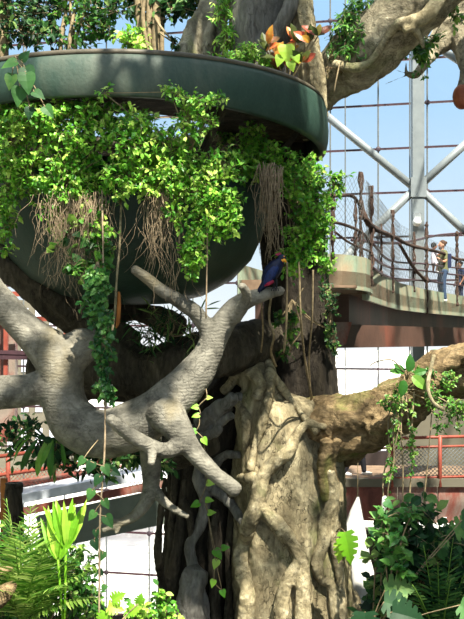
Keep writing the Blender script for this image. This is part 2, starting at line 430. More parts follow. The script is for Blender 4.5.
# ------------------------------------------------------------------ upper bridge
def off(path, d):
    out = []
    for i, q in enumerate(path):
        a = path[max(i-1, 0)]; b = path[min(i+1, len(path)-1)]; T = Vector((b[0]-a[0], b[1]-a[1])).normalized()
        out.append((q[0]-T.y*d, q[1]+T.x*d))
    return out
def ribbon(mb, A, B, z0, z1, t=.5):      # solid slab between two plan lines
    n = len(A); vs = []
    for z in (z0, z1):
        vs += [(x, y, z) for x, y in A]; 
        vs += [(x, y, z) for x, y in B]
    fs = []
    for i in range(n-1):
        a, b, c_, d = i, i+1, n+i+1, n+i
        fs += [(a, d, c_, b), (a+2*n, b+2*n, c_+2*n, d+2*n), (a, b, b+2*n, a+2*n), (d, d+2*n, c_+2*n, c_)]
    fs += [(0, 2*n, 3*n, n), (n-1, 2*n-1, 4*n-1, 3*n-1)]
    return mb.add(vs, fs, t)
def pt(px, Y): return ((px-232)/F*Y, Y)
ZT = CZ+1.28
edge = [pt(366, 17.6), pt(376, 19.3), pt(388, 21.8), pt(400, 24.6), pt(420, 27.3), pt(442, 30), pt(464, 33), pt(485, 36), pt(500, 38.5)]
back = off(edge, 2.3)
ub = thing('footbridge', (edge[0][0], edge[0][1], CZ+.6), 'upper footbridge with weathered copper parapet and netted railing curving away right', 'footbridge')
d = MB(); ribbon(d, edge, back, CZ+.72, CZ+1.0); d.build('deck', M['wood_deck'], ub, False)
d = MB(); ribbon(d, edge, off(edge, .07), CZ+.62, ZT); d.build('parapet', M['fascia'], ub, False)
d = MB(); ribbon(d, off(edge, 2.25), off(edge, 2.32), CZ+.62, ZT); d.build('parapet', M['fascia'], ub, False)
d = MB(); ribbon(d, off(edge, .3), off(edge, .75), CZ+.2, CZ+.72); d.build('girder', M['girder'], ub, False)
d = MB(); ribbon(d, off(edge, 1.6), off(edge, 2.0), CZ+.2, CZ+.72); d.build('girder', M['girder'], ub, False)
# round lookout platform joined on the left
plat = [pt(268, 15.3), pt(285, 15.4), pt(305, 15.4), pt(325, 15.45), pt(342, 15.6), pt(356, 15.9), pt(366, 16.3), pt(371, 16.9), pt(372.5, 17.5), pt(370, 18.2), pt(364, 18.8), pt(352, 19.2)]
cen = (1.35, 17.6)
vs = [(x, y, CZ+.78) for x, y in plat]+[(x, y, CZ+1.0) for x, y in plat]; n = len(plat)
lp = thing('lookout_platform', (cen[0], cen[1], CZ+.6), 'rounded lookout platform with copper parapet beside the big tree trunk', 'platform')
d = MB(); fs = [tuple(range(n-1, -1, -1)), tuple(range(n, 2*n))]+[(i, (i+1) % n, n+(i+1) % n, n+i) for i in range(n)]; d.add(vs, fs); d.build('deck', M['wood_deck'], lp, False)
d = MB(); ribbon(d, plat, off(plat, .07), CZ+.72, ZT-.02); d.build('parapet', M['fascia'], lp, False)
d = MB()
for k in range(15): # boards seen from beneath
    y = 15.6+k*.24; x0 = .6; x1 = (372-232)/F*y-.25
    if x1 > x0: d.box(((x0+x1)/2, y, CZ+.755), (x1-x0, .2, .04), t=.5)
d.build('soffit_board', M['wood_deck'], lp, False)
g = MB(); g.bar(P(305, 336, 17.2), P(490, 337, 26), .5, .42); 
g.build('support_girder', M['girder'], ub, False)
g = MB(); vs_ = [P(318, 322, 16.6), P(352, 322, 16.9), P(346, 344, 16.9), P(318, 358, 16.6)]
g.add([v for v in vs_]+[v+Vector((0, .3, 0)) for v in vs_], [(3, 2, 1, 0), (4, 5, 6, 7), (0, 1, 5, 4), (1, 2, 6, 5), (2, 3, 7, 6), (3, 0, 4, 7)])
g.build('bracket', M['rust'], ub, False)

# railing posts wrapped in rope vines (each post its own part of the railing of the bridge)
def wrapped_post(base, top, r, parent):
    r *= .72
    base = Vector(base); top = Vector(top)
    p = MB().tube([base, base.lerp(top, .5)+Vector((U(-.02, .02), 0, 0)), top], r*.6, 8, 3).build('post', M['rope'], parent)
    m = MB(); L = (top-base).length
    for s in range(2):
        pts = []; N = int(L*12)+4
        for k in range(N):
            f = k/(N-1); a = f*L*7+s*3+U(-.3, .3); q = base.lerp(top, f); pts.append(q+Vector((math.cos(a), math.sin(a), 0))*r*U(.8, 1.2))
        m.tube(pts, [r*U(.3, .55) for _ in pts], 6, 2)
    for k in range(int(L*5)):
        m.ball(base.lerp(top, U(0, 1)), r*U(.9, 1.5), 7, 5, (1, 1, U(.8, 1.6)))
    m.build('rope_wrap', M['rope'], p)
def rail_top(px, py, Y): return P(px, py, Y)
for (px, yt, yb, Y, r) in ((361, 172, 290, 16.3, .045), (371, 186, 286, 16.9, .05), (355.5, 198, 262, 18.9, .04), (333, 178, 262, 15.5, .04), (312, 186, 256, 15.4, .035), (290, 190, 256, 15.4, .035)):
    wrapped_post(P(px, yb, Y), P(px, yt, Y), r, lp)
for (px, yt, Y, r, yb) in ((392.5, 210, 22.7, .05, 292), (381, 224, 20.3, .04, 276), (426.5, 222, 28.1, .06, 312), (414, 232, 26.4, .05, 292), (457, 232, 31.9, .06, 306), (477, 236, 34.8, .06, 306)):
    wrapped_post(P(px, yb, Y), P(px, yt, Y), r, ub)
# cables, knotted vine strung between the posts
def line(pp, r, parent, name, mat, sub=6, wob=0):
    return MB().tube([P(*q) for q in pp], r, 6, sub, wob=wob, wf=9).build(name, M[mat], parent)
line([(290, 219, 15.4), (333, 222, 15.5), (361, 232, 16.3), (371, 245, 16.9)], .025, lp, 'cable', 'rope')
line([(290, 196, 15.4), (333, 196, 15.5), (352, 196, 16), (361, 207, 16.3)], .03, lp, 'cable', 'rope')
line([(335, 232, 15.5), (350, 243, 15.9), (371, 252, 16.9)], .02, lp, 'cable', 'rope')
line([(361, 207, 16.3), (371, 226, 16.9), (392, 236, 22.7), (410, 245, 25.8), (426, 249, 28.1), (445, 254, 30.2), (457, 259, 31.9), (477, 261, 34.8)], .05, ub, 'cable', 'rope', 6, .4)
for dz in (264, 271, 281):
    line([(371, dz-14 if dz > 270 else dz-22, 17), (392, dz-3, 22.7), (426, dz, 28.1), (457, dz+4, 31.9), (485, dz+6, 35.5)], .026, ub, 'cable', 'mullion_red')
line([(400, 245, 23.2), (414, 268, 26), (426, 281, 27.9)], .045, ub, 'cable', 'rope', 6, .4)
# handrail on the far side
line([(352, 240, 21.5), (400, 243, 26.5), (440, 235, 33), (480, 232, 38)], .04, ub, 'rail', 'mullion_red')
# netting
def net(parent, path, hgt, sp, r):
    m = MB(); L = [0]
    for i in range(1, len(path)): L.append(L[-1]+math.dist(path[i], path[i-1]))
    def at(s, z):
        s = max(0, min(L[-1], s))
        for i in range(1, len(L)):
            if s <= L[i]+1e-6:
                k = (s-L[i-1])/(L[i]-L[i-1]); x = path[i-1][0]+(path[i][0]-path[i-1][0])*k; y = path[i-1][1]+(path[i][1]-path[i-1][1])*k
                return Vector((x, y, ZT+z))
    s = -hgt
    while s < L[-1]:
        for sg in (1, -1):
            a0 = max(0, s) ; a1 = min(L[-1], s+hgt)
            za = (a0-s); zb_ = (a1-s)
            if sg < 0: za, zb_ = hgt-za, hgt-zb_
            nseg = max(1, int((a1-a0)/.5)); pts = [at(a0+(a1-a0)*k/nseg, za+(zb_-za)*k/nseg) for k in range(nseg+1)]
            m.tube(pts, r, 3, 1)
        s += sp
    return m.build('netting', M['wire'], parent)
net(lp, plat[:9], 1.25, .12, .0025)
net(ub, edge, 1.45, .22, .004)

# ------------------------------------------------------------------ lower walkways
lw = thing('lower_walkway', P(400, 500, 25), 'lower walkway with rusty panelled side and red mesh railing at the right', 'walkway')
zd = CZ-3.6
a = P(318, 335, 25).x; b = 13.9
MB().box(((a+b)/2, 26.3, zd-.1), (b-a, 2.6, .2)).build('deck', M['wood_deck'], lw, False)
MB().box(((a+b)/2, 24.95, zd-.08), (b-a, .16, .2)).build('kerb', M['wall_grey'], lw, False)
m = MB()
for k in range(12):
    x = a+k*1.0
    if x+.98 < b: m.box((x+.49, 25.02, zd-.66), (.97, .1, .96))
m.build('side_panel', M['rust'], lw, False)
MB().box(((a+b)/2, 25.0, zd-1.2), (b-a, .14, .12)).build('ledge', M['white_pipe'], lw, False)
rail = MB(); 
for (y, r) in ((438, .04), (447.5, .03), (478, .03)): rail.tube([P(368, y+1, 25), P(480, y-2, 25)], r, 8, 1)
rail.build('rail', M['red_rail'], lw)
for px in (392, 440, 470): MB().tube([P(px, 436, 25), P(px, 487, 24.9)], .05, 8, 1).build('post', M['red_rail'], lw)
def mesh_panel(p0, p1, zlo, zhi, sp, r, parent, mat='wire'):
    m = MB(); p0 = Vector(p0); p1 = Vector(p1); L = (p1-p0).length; hgt = zhi-zlo; s = -hgt
    while s < L:
        for sg in (1, -1):
            a0 = max(0, s); a1 = min(L, s+hgt); z0 = a0-s; z1 = a1-s
            if sg < 0: z0, z1 = hgt-z0, hgt-z1
            A = p0.lerp(p1, a0/L); B = p0.lerp(p1, a1/L); A.z = zlo+z0; B.z = zlo+z1
            m.tube([A, B], r, 3, 1)
        s += sp
    return m.build('wire_mesh', M[mat], parent)
mesh_panel((P(392, 0, 25).x, 25, 0), (P(475, 0, 25).x, 25, 0), P(0, 478, 25).z, P(0, 448, 25).z, .1, .009, lw)
# wall behind the lower walkway
wb = MB(); x0 = P(388, 0, 30).x; wb.box(((x0+14)/2, 30.2, 5.3), (14-x0, .3, 10.6)); struct('wall_back', wb, M['wall_grey'])
wb = MB(); x0 = P(334, 0, 29).x; wb.box(((x0+14)/2, 29, 3.85), (14-x0, .3, 7.7)); struct('wall_lower', wb, M['wall_dark'])
wb = MB(); x0 = P(300, 0, 30).x; x1 = P(388, 0, 30).x; wb.box(((x0+x1)/2, 30.2, 4.5), (x1-x0, .3, 9)); struct('wall_under', wb, M['wall_dark'])
# white pipe below
MB().tube([P(330, 524, 23.5), P(480, 529, 23.5)], .11, 10, 1).build('pipe', M['white_pipe'], lw, label='white pipe under the panels')
for px in (345, 400, 445): MB().bar(P(px, 521, 23.5), P(px, 519, 25), .08, .1).build('bracket', M['white_pipe'], lw, False)

# left walkway (ramp climbing to the right), Y about 18
rw = thing('ramp_walkway', P(90, 510, 18), 'ramp walkway with pale metal grating and grey green side beam at lower left', 'walkway')
A = P(-20, 506, 18); B = P(200, 460, 18)
q = [A, B, B+Vector((0, 1.6, 0)), A+Vector((0, 1.6, 0))]
m = MB(); m.add([v for v in q]+[v-Vector((0, 0, .08)) for v in q], [(0, 1, 2, 3), (7, 6, 5, 4), (0, 4, 5, 1), (1, 5, 6, 2), (2, 6, 7, 3), (3, 7, 4, 0)]); m.build('grating', M['grating'], rw, False)
MB().bar(P(-20, 507, 17.95), P(200, 464, 17.95), .06, .16).build('edge_strip', M['grating'], rw, False)
MB().bar(P(40, 533, 17.9), P(200, 498, 17.9), .12, .62).build('side_beam', M['beam_green'], rw, False)
MB().bar(P(-20, 520, 18), P(200, 476, 18), .05, .14).build('trim_strip', M['rust'], rw, False)
m = MB(); 
for dy in (0,): m.tube([P(-20, 487, 19.5), P(200, 455, 19.5)], .035, 8, 1)
m.build('kick_rail', M['rust'], rw)
m = MB(); m.bar(P(-20, 494, 19.6), P(200, 462, 19.6), .05, .3); m.build('kick_panel', M['rust'], rw, False)
for (y0, y1) in ((478, 446), (459, 430)): MB().tube([P(-20, y0, 19.5), P(200, y1, 19.5)], .04, 8, 1).build('rail', M['red_rail'], rw)
for px in (8, 54, 100, 146, 192): 
    yy = 478-(px+20)/220*32; MB().tube([P(px, yy-16, 19.5), P(px, yy+14, 19.5)], .045, 8, 1).build('post', M['red_rail'], rw)
mesh_panel(P(-15, 470, 19.5), P(150, 470, 19.5), P(0, 485, 19.5).z, P(0, 468, 19.5).z, .08, .006, rw, 'red_rail')
# far left upper rails
lr = thing('left_walkway', P(10, 350, 24), 'brick red walkway rail seen between grey branches at far left', 'railing')
for y in (352, 356, 296, 322): MB().bar(P(-30, y, 24), P(60, y+2 if y > 330 else y-4+24*0, 24), .09, .12).build('rail', M['mullion_red'] if y > 330 else M['red_rail'], lr, False)
for px in (-8, 6, 66): MB().bar(P(px, 290, 24.1), P(px, 380, 24.1), .1, .1).build('post', M['red_rail'], lr, False)
MB().box(P(-8, 372, 24.6), (1.2, .3, 3.4)).build('panel', M['rust'], lr, False)
tube_ = thing('planting_column', P(14, 540, 13), 'short dark bark covered column standing behind the palm at left', 'column')
MB().tube([P(14, 1290, 13), P(14, 560, 13), P(14, 488, 13)], [.115, .11, .11], 20, 8, wob=.35, wf=14).build('drum', M['bark_dark'], tube_)
MB().bar(P(4, 1275, 13.4), P(4, 478, 13.4), .08, .08).build('post', M['pod'], None, False, label='slim rusty orange post at the far left edge behind the palm', cat='post')
MB().bar(P(62, 575, 14), P(132, 640, 14), .1, .16).build('slanted_rail', M['beam_green'], None, False, label='grey green slanted rail behind the palm fronds at lower left', cat='rail')
m = MB().box(P(437, 352, 27.5), (.22, .06, .14)); m.build('exit_sign', M['sign'], None, False, label='tiny lit green sign beneath the upper footbridge', cat='sign')
m = MB(); m.tube([P(389, 318, 22), P(389, 640, 22)], .06, 8, 1); m.tube([P(432, 318, 24), P(432, 372, 24)], .1, 8, 1)
# ------------------------------------------------------------------ planters
XC, YC = -1.20, 12.0
def lathe(mb, prof, seg=96, zf=None, t=.5, closed=False):
    n = len(prof); o = []
    for k in range(seg):
        a = 2*math.pi*k/seg
        for (r, z) in prof:
            zz = z+(zf(a, z) if zf else 0); o.append((XC+r*math.cos(a), YC+r*math.sin(a), zz))
    fs = []
    for k in range(seg):
        for i in range(n-1 if not closed else n):
            a = k*n+i; b = k*n+(i+1) % n; c_ = ((k+1) % seg)*n+(i+1) % n; d_ = ((k+1) % seg)*n+i
            fs.append((a, d_, c_, b))
    return mb.add(o, fs, t)
z0 = CZ+2.77; z1 = CZ+2.32
drop = lambda a, z: -.17*max(0, math.cos(a))**2*(1 if z < z0-.1 else .2)
rg = thing('ring_planter', (XC, YC, z1), 'huge round dark green metal planter ring hung with bright vines', 'planter')
lathe(MB(), [(2.26, z0), (2.29, z0-.005), (2.33, z0-.1), (2.35, z0-.2), (2.345, z0-.32), (2.32, z1+.012), (2.31, z1), (2.24, z1), (2.235, z1+.02), (2.28, z0-.25), (2.24, z0-.02)], 128, drop, closed=True).build('ring_wall', M['ring'], rg)
lathe(MB(), [(2.235, z0), (2.24, z0+.012), (2.292, z0+.012), (2.302, z0), (2.312, z0-.035), (2.29, z0-.04), (2.24, z0-.03)], 128, drop, closed=True).build('rim', M['ring_lip'], rg)
lathe(MB(), [(1.0, z1+.22), (2.19, z1+.15), (2.19, z1+.1), (1.0, z1+.12)], 64, closed=True).build('floor_plate', M['bark_dark'], rg)
lathe(MB(), [(1.0, z0-.22), (2.19, z0-.15), (2.19, z1+.16), (1.0, z1+.23)], 64, closed=True).build('soil', M['soil'], rg)
bw = thing('bowl_planter', (XC, YC, CZ+.35), 'dark green bowl planter hanging below the ring, draped in vines', 'planter')
zt2 = CZ+1.85
prof = [(0, CZ+.36), (.45, CZ+.38), (.85, CZ+.47), (1.2, CZ+.66), (1.43, CZ+.90), (1.57, CZ+1.2), (1.65, CZ+1.5), (1.69, zt2), (1.62, zt2), (1.55, CZ+1.5), (.9, CZ+1.45), (0, CZ+1.45)]
lathe(MB(), prof, 96).build('bowl', M['bowl'], bw)
lathe(MB(), [(0, CZ+1.5), (1.2, CZ+1.55), (1.43, CZ+1.55)], 48).build('soil', M['soil'], bw)
for k in range(9):
    a = k*2*math.pi/9+.35
    p = Vector((XC+1.58*math.cos(a), YC+1.58*math.sin(a), zt2-.1)); q = Vector((XC+2.1*math.cos(a+.05), YC+2.1*math.sin(a+.05), z1+.06))
    MB().bar(p, q, .06, .06).build('hanger_rod', M['bark_dark'], bw, False)

# ------------------------------------------------------------------ the big tree
def brd(lo, hi):
    def f(p):
        return lo*noise.noise(Vector((p.x*1.6, p.y*1.6, p.z*.5)))+hi*(noise.noise(Vector((p.x*9, p.y*9, p.z*2.2)))+.5*noise.noise(p*17))
    return f
def tb(mb, pts, seg=14, **k):
    """pts = [(px,py,Y,rpx)]; radii in pixels at that depth"""
    return mb.tube([P(a, b, c) for a, b, c, d in pts], [d*c/F for a, b, c, d in pts], seg, 6, **k)
tree = thing('banyan_tree', P(290, 640, 12.5), 'giant tree with pale tan trunk wrapped in strangling roots, passing beside the planters', 'tree')
m = MB()
tb(m, [(292, 1400, 12.9, 75), (292, 700, 12.7, 72), (290, 619, 12.6, 64), (290, 540, 12.6, 56), (288, 460, 12.6, 53), (286, 430, 12.65, 50), (282, 408, 12.7, 42)], 40, ridge=.05, nr=7)
tb(m, [(322, 700, 12.5, 36), (325, 619, 12.4, 26), (322, 540, 12.4, 24), (320, 470, 12.3, 24), (324, 430, 12.45, 20)], 20, ridge=.12)
tb(m, [(250, 700, 12.4, 30), (256, 600, 12.3, 14), (262, 500, 12.4, 16), (260, 420, 12.45, 26), (262, 385, 12.5, 20), (240, 362, 12.7, 13)], 20, ridge=.1)
trunk = m.build('trunk', M['bark_tan'], tree); fuse(trunk, .024, 4, lambda p: .07*noise.noise(Vector((p.x*1.6, p.y*1.6, p.z*.6)))+.035*noise.noise(Vector((p.x*6, p.y*6, p.z*1.4)))+.012*noise.noise(p*15))
m = MB()
tb(m, [(300, 440, 13.0, 38), (298, 390, 13.05, 36), (298, 330, 13.15, 33), (292, 250, 13.2, 34), (280, 170, 13.0, 34), (272, 100, 12.8, 34), (268, 50, 12.6, 33), (264, 0, 12.6, 34), (262, -60, 12.6, 36)], 30, ridge=.1, nr=6)
up = m.build('upper_trunk', M['bark_shade'], tree); fuse(up, .035, 3, brd(.05, .02))
m = MB()
tb(m, [(266, 110, 12.4, 30), (262, 60, 12.3, 31), (262, 0, 12.3, 32), (262, -60, 12.3, 34)], 30, ridge=.1, nr=5)
tb(m, [(268, 60, 11.75, 4), (276, 34, 11.8, 6), (290, 8, 11.8, 8), (300, -20, 11.9, 9)], 12)
up2 = m.build('grey_stem', M['bark_upper'], tree); fuse(up2, .028, 3, brd(.04, .018))
# pale climbing roots in front of the grey stem
m = MB()
tb(m, [(322, 118, 11.75, 6), (319, 90, 11.75, 8), (314, 60, 11.75, 8), (306, 20, 11.8, 8), (298, -40, 11.9, 9)], 14, ridge=.12)
tb(m, [(312, 118, 12.0, 9), (308, 80, 11.9, 10), (303, 40, 11.9, 9), (298, 0, 12, 9), (290, -40, 12, 10)], 14, ridge=.12)
o = m.build('climbing_root', M['bark_root'], tree); fuse(o, .018, 2, brd(.03, .02))
# upper right bough
m = MB()
tb(m, [(296, 130, 12.5, 16), (324, 88, 12.2, 22), (356, 58, 12, 28), (395, 22, 11.8, 31), (430, -14, 11.6, 33), (480, -60, 11.4, 36), (560, -150, 11.2, 36)], 30, ridge=.06, nr=5)
bo = m.build('bough', M['bark_bough'], tree); fuse(bo, .026, 3, lambda p: .06*noise.noise(p*1.5)+.035*noise.noise(p*4.5)+.012*noise.noise(p*16))
m = MB()
tb(m, [(334, 64, 11.65, 4.5), (352, 68, 11.6, 5), (370, 62, 11.55, 5), (384, 42, 11.5, 5), (396, 26, 11.4, 5.5), (412, 22, 11.3, 7), (428, 14, 11.25, 7), (446, -10, 11.2, 7)], 12, wob=.2)
tb(m, [(404, 30, 11.3, 5), (413, 28, 11.3, 4), (420, 38, 11.4, 3.5), (424, 48, 11.4, 1.5)], 8)
o = m.build('climbing_root', M['bark_root'], tree); fuse(o, .015, 3, brd(.01, .008))
# right lower bough
m = MB()
tb(m, [(312, 434, 12.6, 34), (342, 428, 12.3, 35), (375, 416, 12, 29), (405, 400, 11.8, 24), (440, 375, 11.6, 24), (480, 366, 11.5, 26), (560, 345, 11.3, 28), (680, 300, 11.2, 30)], 30, ridge=.1, nr=6)
tb(m, [(372, 432, 11.7, 9), (392, 420, 11.5, 8), (420, 398, 11.3, 8), (436, 372, 11.2, 8), (470, 352, 11.2, 10)], 14)
tb(m, [(330, 462, 12.2, 12), (350, 448, 12.1, 11), (378, 432, 12, 8)], 14)
bo2 = m.build('bough', M['bark_moss'], tree); fuse(bo2, .024, 2, lambda p: .09*noise.noise(p*1.8)+.05*noise.noise(Vector((p.x*3, p.y*3, p.z*9)))+.02*noise.noise(p*16))
# lower left mass of dark fused roots
m = MB()
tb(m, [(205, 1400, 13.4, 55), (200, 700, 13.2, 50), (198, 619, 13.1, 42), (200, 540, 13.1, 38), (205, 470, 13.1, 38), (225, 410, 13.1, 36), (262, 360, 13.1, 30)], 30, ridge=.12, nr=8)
dm = m.build('root_mass', M['bark_shade'], tree); fuse(dm, .035, 3, brd(.08, .03))
dg = bpy.context.evaluated_depsgraph_get(); dg.update()
def bvh_of(obs):
    V = []; Fc = []
    for o in obs:
        off_ = Vector(tree['_base']); b0 = len(V)
        V += [v.co+off_ for v in o.data.vertices]; Fc += [tuple(i+b0 for i in p.vertices) for p in o.data.polygons]
    return BVHTree.FromPolygons(V, Fc)
BV = bvh_of([trunk, dm, up, bo2])
CAMP = Vector((0, 0, CZ))
def on_trunk(px, py, default=12.4, lift=0.0):
    d = (P(px, py, 10)-CAMP).normalized(); h = BV.ray_cast(CAMP, d)
    Y = h[0].y if h[0] is not None and h[0].y < default+2.0 else default
    return Y-lift
def root(chains, mat='bark_root', name='root', lift=.95, parent=None, vx=.014, wob=.25, disp=(.02, .018)):
    m = MB()
    for ch in chains:
        Ys = [on_trunk(px, py, 12.3) for px, py, r in ch]
        for _ in range(2): Ys = [min(Ys[i], (Ys[max(i-1, 0)]+Ys[i]*2+Ys[min(i+1, len(Ys)-1)])/4+.03) for i in range(len(Ys))]
        tb(m, [(px, py, Y-lift*r*.010, r*.82) for (px, py, r), Y in zip(ch, Ys)], 12, wob=wob, wf=5)
    o = m.build(name, M[mat], parent or tree); fuse(o, vx, 2, brd(*disp)); return o
# the pale strangling roots, pixel paths read off the trunk
root([[(268, 362, 5), (271, 375, 8), (268, 400, 6), (262, 425, 5), (255, 445, 4), (250, 470, 5)], [(273, 376, 6), (290, 398, 5), (305, 418, 5.5), (318, 432, 6)]])
root([[(326, 427, 5), (308, 424, 6), (296, 436, 7.5), (288, 452, 8), (272, 465, 8), (262, 478, 8), (258, 500, 8), (252, 518, 10), (244, 540, 10), (240, 562, 11), (247, 590, 9), (243, 630, 10)],
      [(262, 478, 6), (250, 478, 6), (238, 478, 5)], [(260, 508, 8), (276, 522, 9), (290, 540, 9), (302, 560, 9), (303, 585, 10), (302, 635, 12)], [(298, 562, 8), (286, 585, 9), (280, 635, 10)]])
root([[(330, 470, 7), (334, 495, 8), (325, 520, 9), (322, 545, 9), (316, 565, 9), (322, 580, 7), (333, 590, 7), (337, 640, 7)], [(334, 500, 7), (334, 540, 7), (340, 580, 6), (342, 640, 7)]])
root([[(326, 440, 9), (322, 470, 8), (326, 500, 7)], [(338, 440, 6), (332, 465, 6), (336, 490, 6)]], 'bark_moss')
root([[(240, 365, 7), (232, 382, 6), (222, 392, 6)], [(252, 372, 8), (262, 385, 6), (256, 398, 6)]])
root([[(236, 400, 6), (246, 420, 6), (244, 450, 4)]])
for ch in ([(240, 396, 6), (228, 402, 6), (216, 412, 6), (205, 425, 7)], [(232, 408, 5), (222, 414, 6), (208, 424, 6)], [(240, 455, 5), (225, 455, 6), (212, 470, 7), (208, 490, 7)]):
    root([ch], 'bark_upper')
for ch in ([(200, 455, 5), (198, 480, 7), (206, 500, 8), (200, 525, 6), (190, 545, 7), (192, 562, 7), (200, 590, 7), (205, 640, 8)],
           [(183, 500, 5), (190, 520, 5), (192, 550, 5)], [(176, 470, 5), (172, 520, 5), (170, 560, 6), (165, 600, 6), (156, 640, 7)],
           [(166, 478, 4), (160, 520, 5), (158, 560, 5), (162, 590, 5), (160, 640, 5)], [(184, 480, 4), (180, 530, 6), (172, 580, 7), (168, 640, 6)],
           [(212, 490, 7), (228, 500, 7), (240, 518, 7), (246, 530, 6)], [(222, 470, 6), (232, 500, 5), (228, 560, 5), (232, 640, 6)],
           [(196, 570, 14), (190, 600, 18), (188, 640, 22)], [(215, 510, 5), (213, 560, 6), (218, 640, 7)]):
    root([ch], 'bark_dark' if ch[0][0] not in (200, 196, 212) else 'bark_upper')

# ------------------------------------------------------------------ the pale forked branch in front
fb = MB()
tb(fb, [(-200, 150, 10.5, 17), (-100, 220, 10.3, 16), (-40, 262, 10.2, 15), (0, 302, 10.15, 15), (28, 330, 10.1, 16), (50, 350, 10.05, 20), (60, 372, 10, 21), (62, 396, 10, 23), (72, 420, 10, 26), (98, 433, 10, 25), (130, 426, 10, 25), (160, 409, 10, 23), (186, 385, 10, 20), (206, 358, 10, 16.5), (217, 334, 10, 14), (229, 315, 10, 11.5), (243, 302, 10, 9), (262, 294, 10, 6.5), (283, 290, 10, 4.5)], 26)
tb(fb, [(-200, 410, 10.1, 19), (-40, 396, 10, 17), (0, 394, 10, 17), (25, 392, 10, 17), (48, 388, 10, 18), (66, 392, 10, 22)], 22)
tb(fb, [(58, 385, 10.05, 18), (66, 360, 10.05, 20), (84, 345, 10.1, 17), (100, 345, 10.3, 12)], 20)
tb(fb, [(214, 350, 10, 14), (207, 330, 10, 10), (196, 313, 9.95, 8), (180, 302, 9.9, 7), (163, 291, 9.85, 6.5), (148, 279, 9.8, 5.5), (133, 269, 9.75, 4.5)], 14)
tb(fb, [(233, 318, 9.95, 9), (245, 302, 9.8, 6.5), (246, 293, 9.7, 6), (241, 285, 9.6, 5.5)], 12)
tb(fb, [(162, 408, 9.85, 19), (178, 430, 9.75, 14), (192, 450, 9.7, 10), (210, 470, 9.65, 7.5), (236, 491, 9.6, 5)], 16)
tb(fb, [(184, 442, 9.7, 10), (167, 451, 9.6, 7), (150, 446, 9.5, 6), (130, 434, 9.4, 5.5), (109, 418, 9.3, 3.5)], 14)
tb(fb, [(151, 447, 9.5, 5), (152, 456, 9.45, 4.2), (151, 465, 9.4, 4)], 10)
fbo = fb.build('forked_branch', M['bark_grey'], label='thick smooth pale grey forked branch sweeping in front of the tree, bird on its tip', cat='branch')
fuse(fbo, .016, 6, lambda p: .04*noise.noise(p*1.5)+.012*noise.noise(p*5)+.004*noise.noise(p*22))
m = MB(); tb(m, [(150, 432, 10.6, 12), (151, 460, 10.6, 11), (151, 485, 10.55, 9), (146, 502, 10.5, 7.5), (134, 516, 10.45, 6), (118, 524, 10.4, 4.5), (102, 531, 10.35, 3.5)], 14); tb(m, [(150, 482, 10.55, 7), (160, 497, 10.5, 5.5), (172, 508, 10.45, 4.5), (188, 517, 10.4, 3)], 10)
tb(m, [(122, 522, 10.4, 3.5), (112, 520, 10.35, 2.5), (106, 514, 10.3, 1.5)], 8); tb(m, [(120, 524, 10.4, 3), (116, 534, 10.35, 2)], 8)
o = m.build('small_branch', M['bark_grey'], label='thin grey branch hanging below the big forked branch with split ends', cat='branch'); fuse(o, .012, 3, brd(.01, .004))
m = MB()
tb(m, [(40, 372, 12.2, 30), (100, 366, 12.1, 30), (150, 374, 12, 29), (190, 362, 12, 27), (225, 350, 12.3, 26), (262, 345, 12.8, 24), (300, 350, 13.2, 22)], 26, ridge=.08)
tb(m, [(-30, 235, 11.9, 14), (0, 262, 11.9, 16), (45, 290, 11.9, 18), (90, 322, 12, 20), (130, 350, 12.1, 22)], 20, ridge=.15)
tb(m, [(90, 330, 12.2, 12), (120, 312, 12.3, 10), (150, 315, 12.4, 10), (180, 330, 12.4, 14)], 14)
tb(m, [(70, 420, 11.6, 22), (120, 440, 11.5, 20), (170, 446, 11.8, 20), (210, 440, 12.2, 20)], 20, ridge=.1)
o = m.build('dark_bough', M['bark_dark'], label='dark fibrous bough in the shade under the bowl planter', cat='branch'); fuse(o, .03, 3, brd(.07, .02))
# cut-off bough stubs in the middle
for k, ch in enumerate(([(200, 425, 11.7, 9), (215, 413, 11.6, 9), (228, 402, 11.5, 8), (234, 396, 11.45, 7)], [(208, 430, 11.7, 7), (222, 421, 11.6, 6), (233, 415, 11.5, 5.5)], [(200, 438, 11.7, 6), (212, 433, 11.6, 5.5), (221, 428, 11.5, 5)])):
    m = MB(); tb(m, ch, 14, wob=.25, wf=8); o = m.build('branch_stub', M['bark_upper'], tree); fuse(o, .014, 1, brd(.02, .02))
# top right hanging bough
m = MB()
tb(m, [(490, -10, 13, 26), (462, 18, 13, 24), (445, 36, 12.9, 14), (433, 50, 12.8, 8), (424, 64, 12.7, 5), (416, 74, 12.6, 4), (407, 74, 12.5, 2.5), (406, 62, 12.5, 1)], 16)
tb(m, [(455, 25, 12.9, 18), (464, 45, 12.8, 12), (467, 70, 12.6, 7), (465, 90, 12.5, 8), (462, 100, 12.5, 8)], 14)
tb(m, [(410, 74, 12.5, 2), (400, 78, 12.4, 1.2), (385, 84, 12.3, .8)], 6); tb(m, [(412, 73, 12.5, 2), (402, 72, 12.4, 1.2), (392, 68, 12.3, .6)], 6)
hb = m.build('hanging_bough', M['bark_bough'], label='crooked brown bough with bare claw twigs at the top right corner', cat='branch'); fuse(hb, .014, 2, brd(.02, .008))
MB().ball(P(462, 97, 12.42), .12, 14, 10, (1, .9, 1.3)).build('cut_end', M['cut'], hb, label='red brown cut end')
# soil terrace that carries the understorey, below the frame
tr = MB(); tr.box((0, 10.9, 4.4), (6.5, 4.6, 8.8)); struct('planting_terrace', tr, M['soil'])
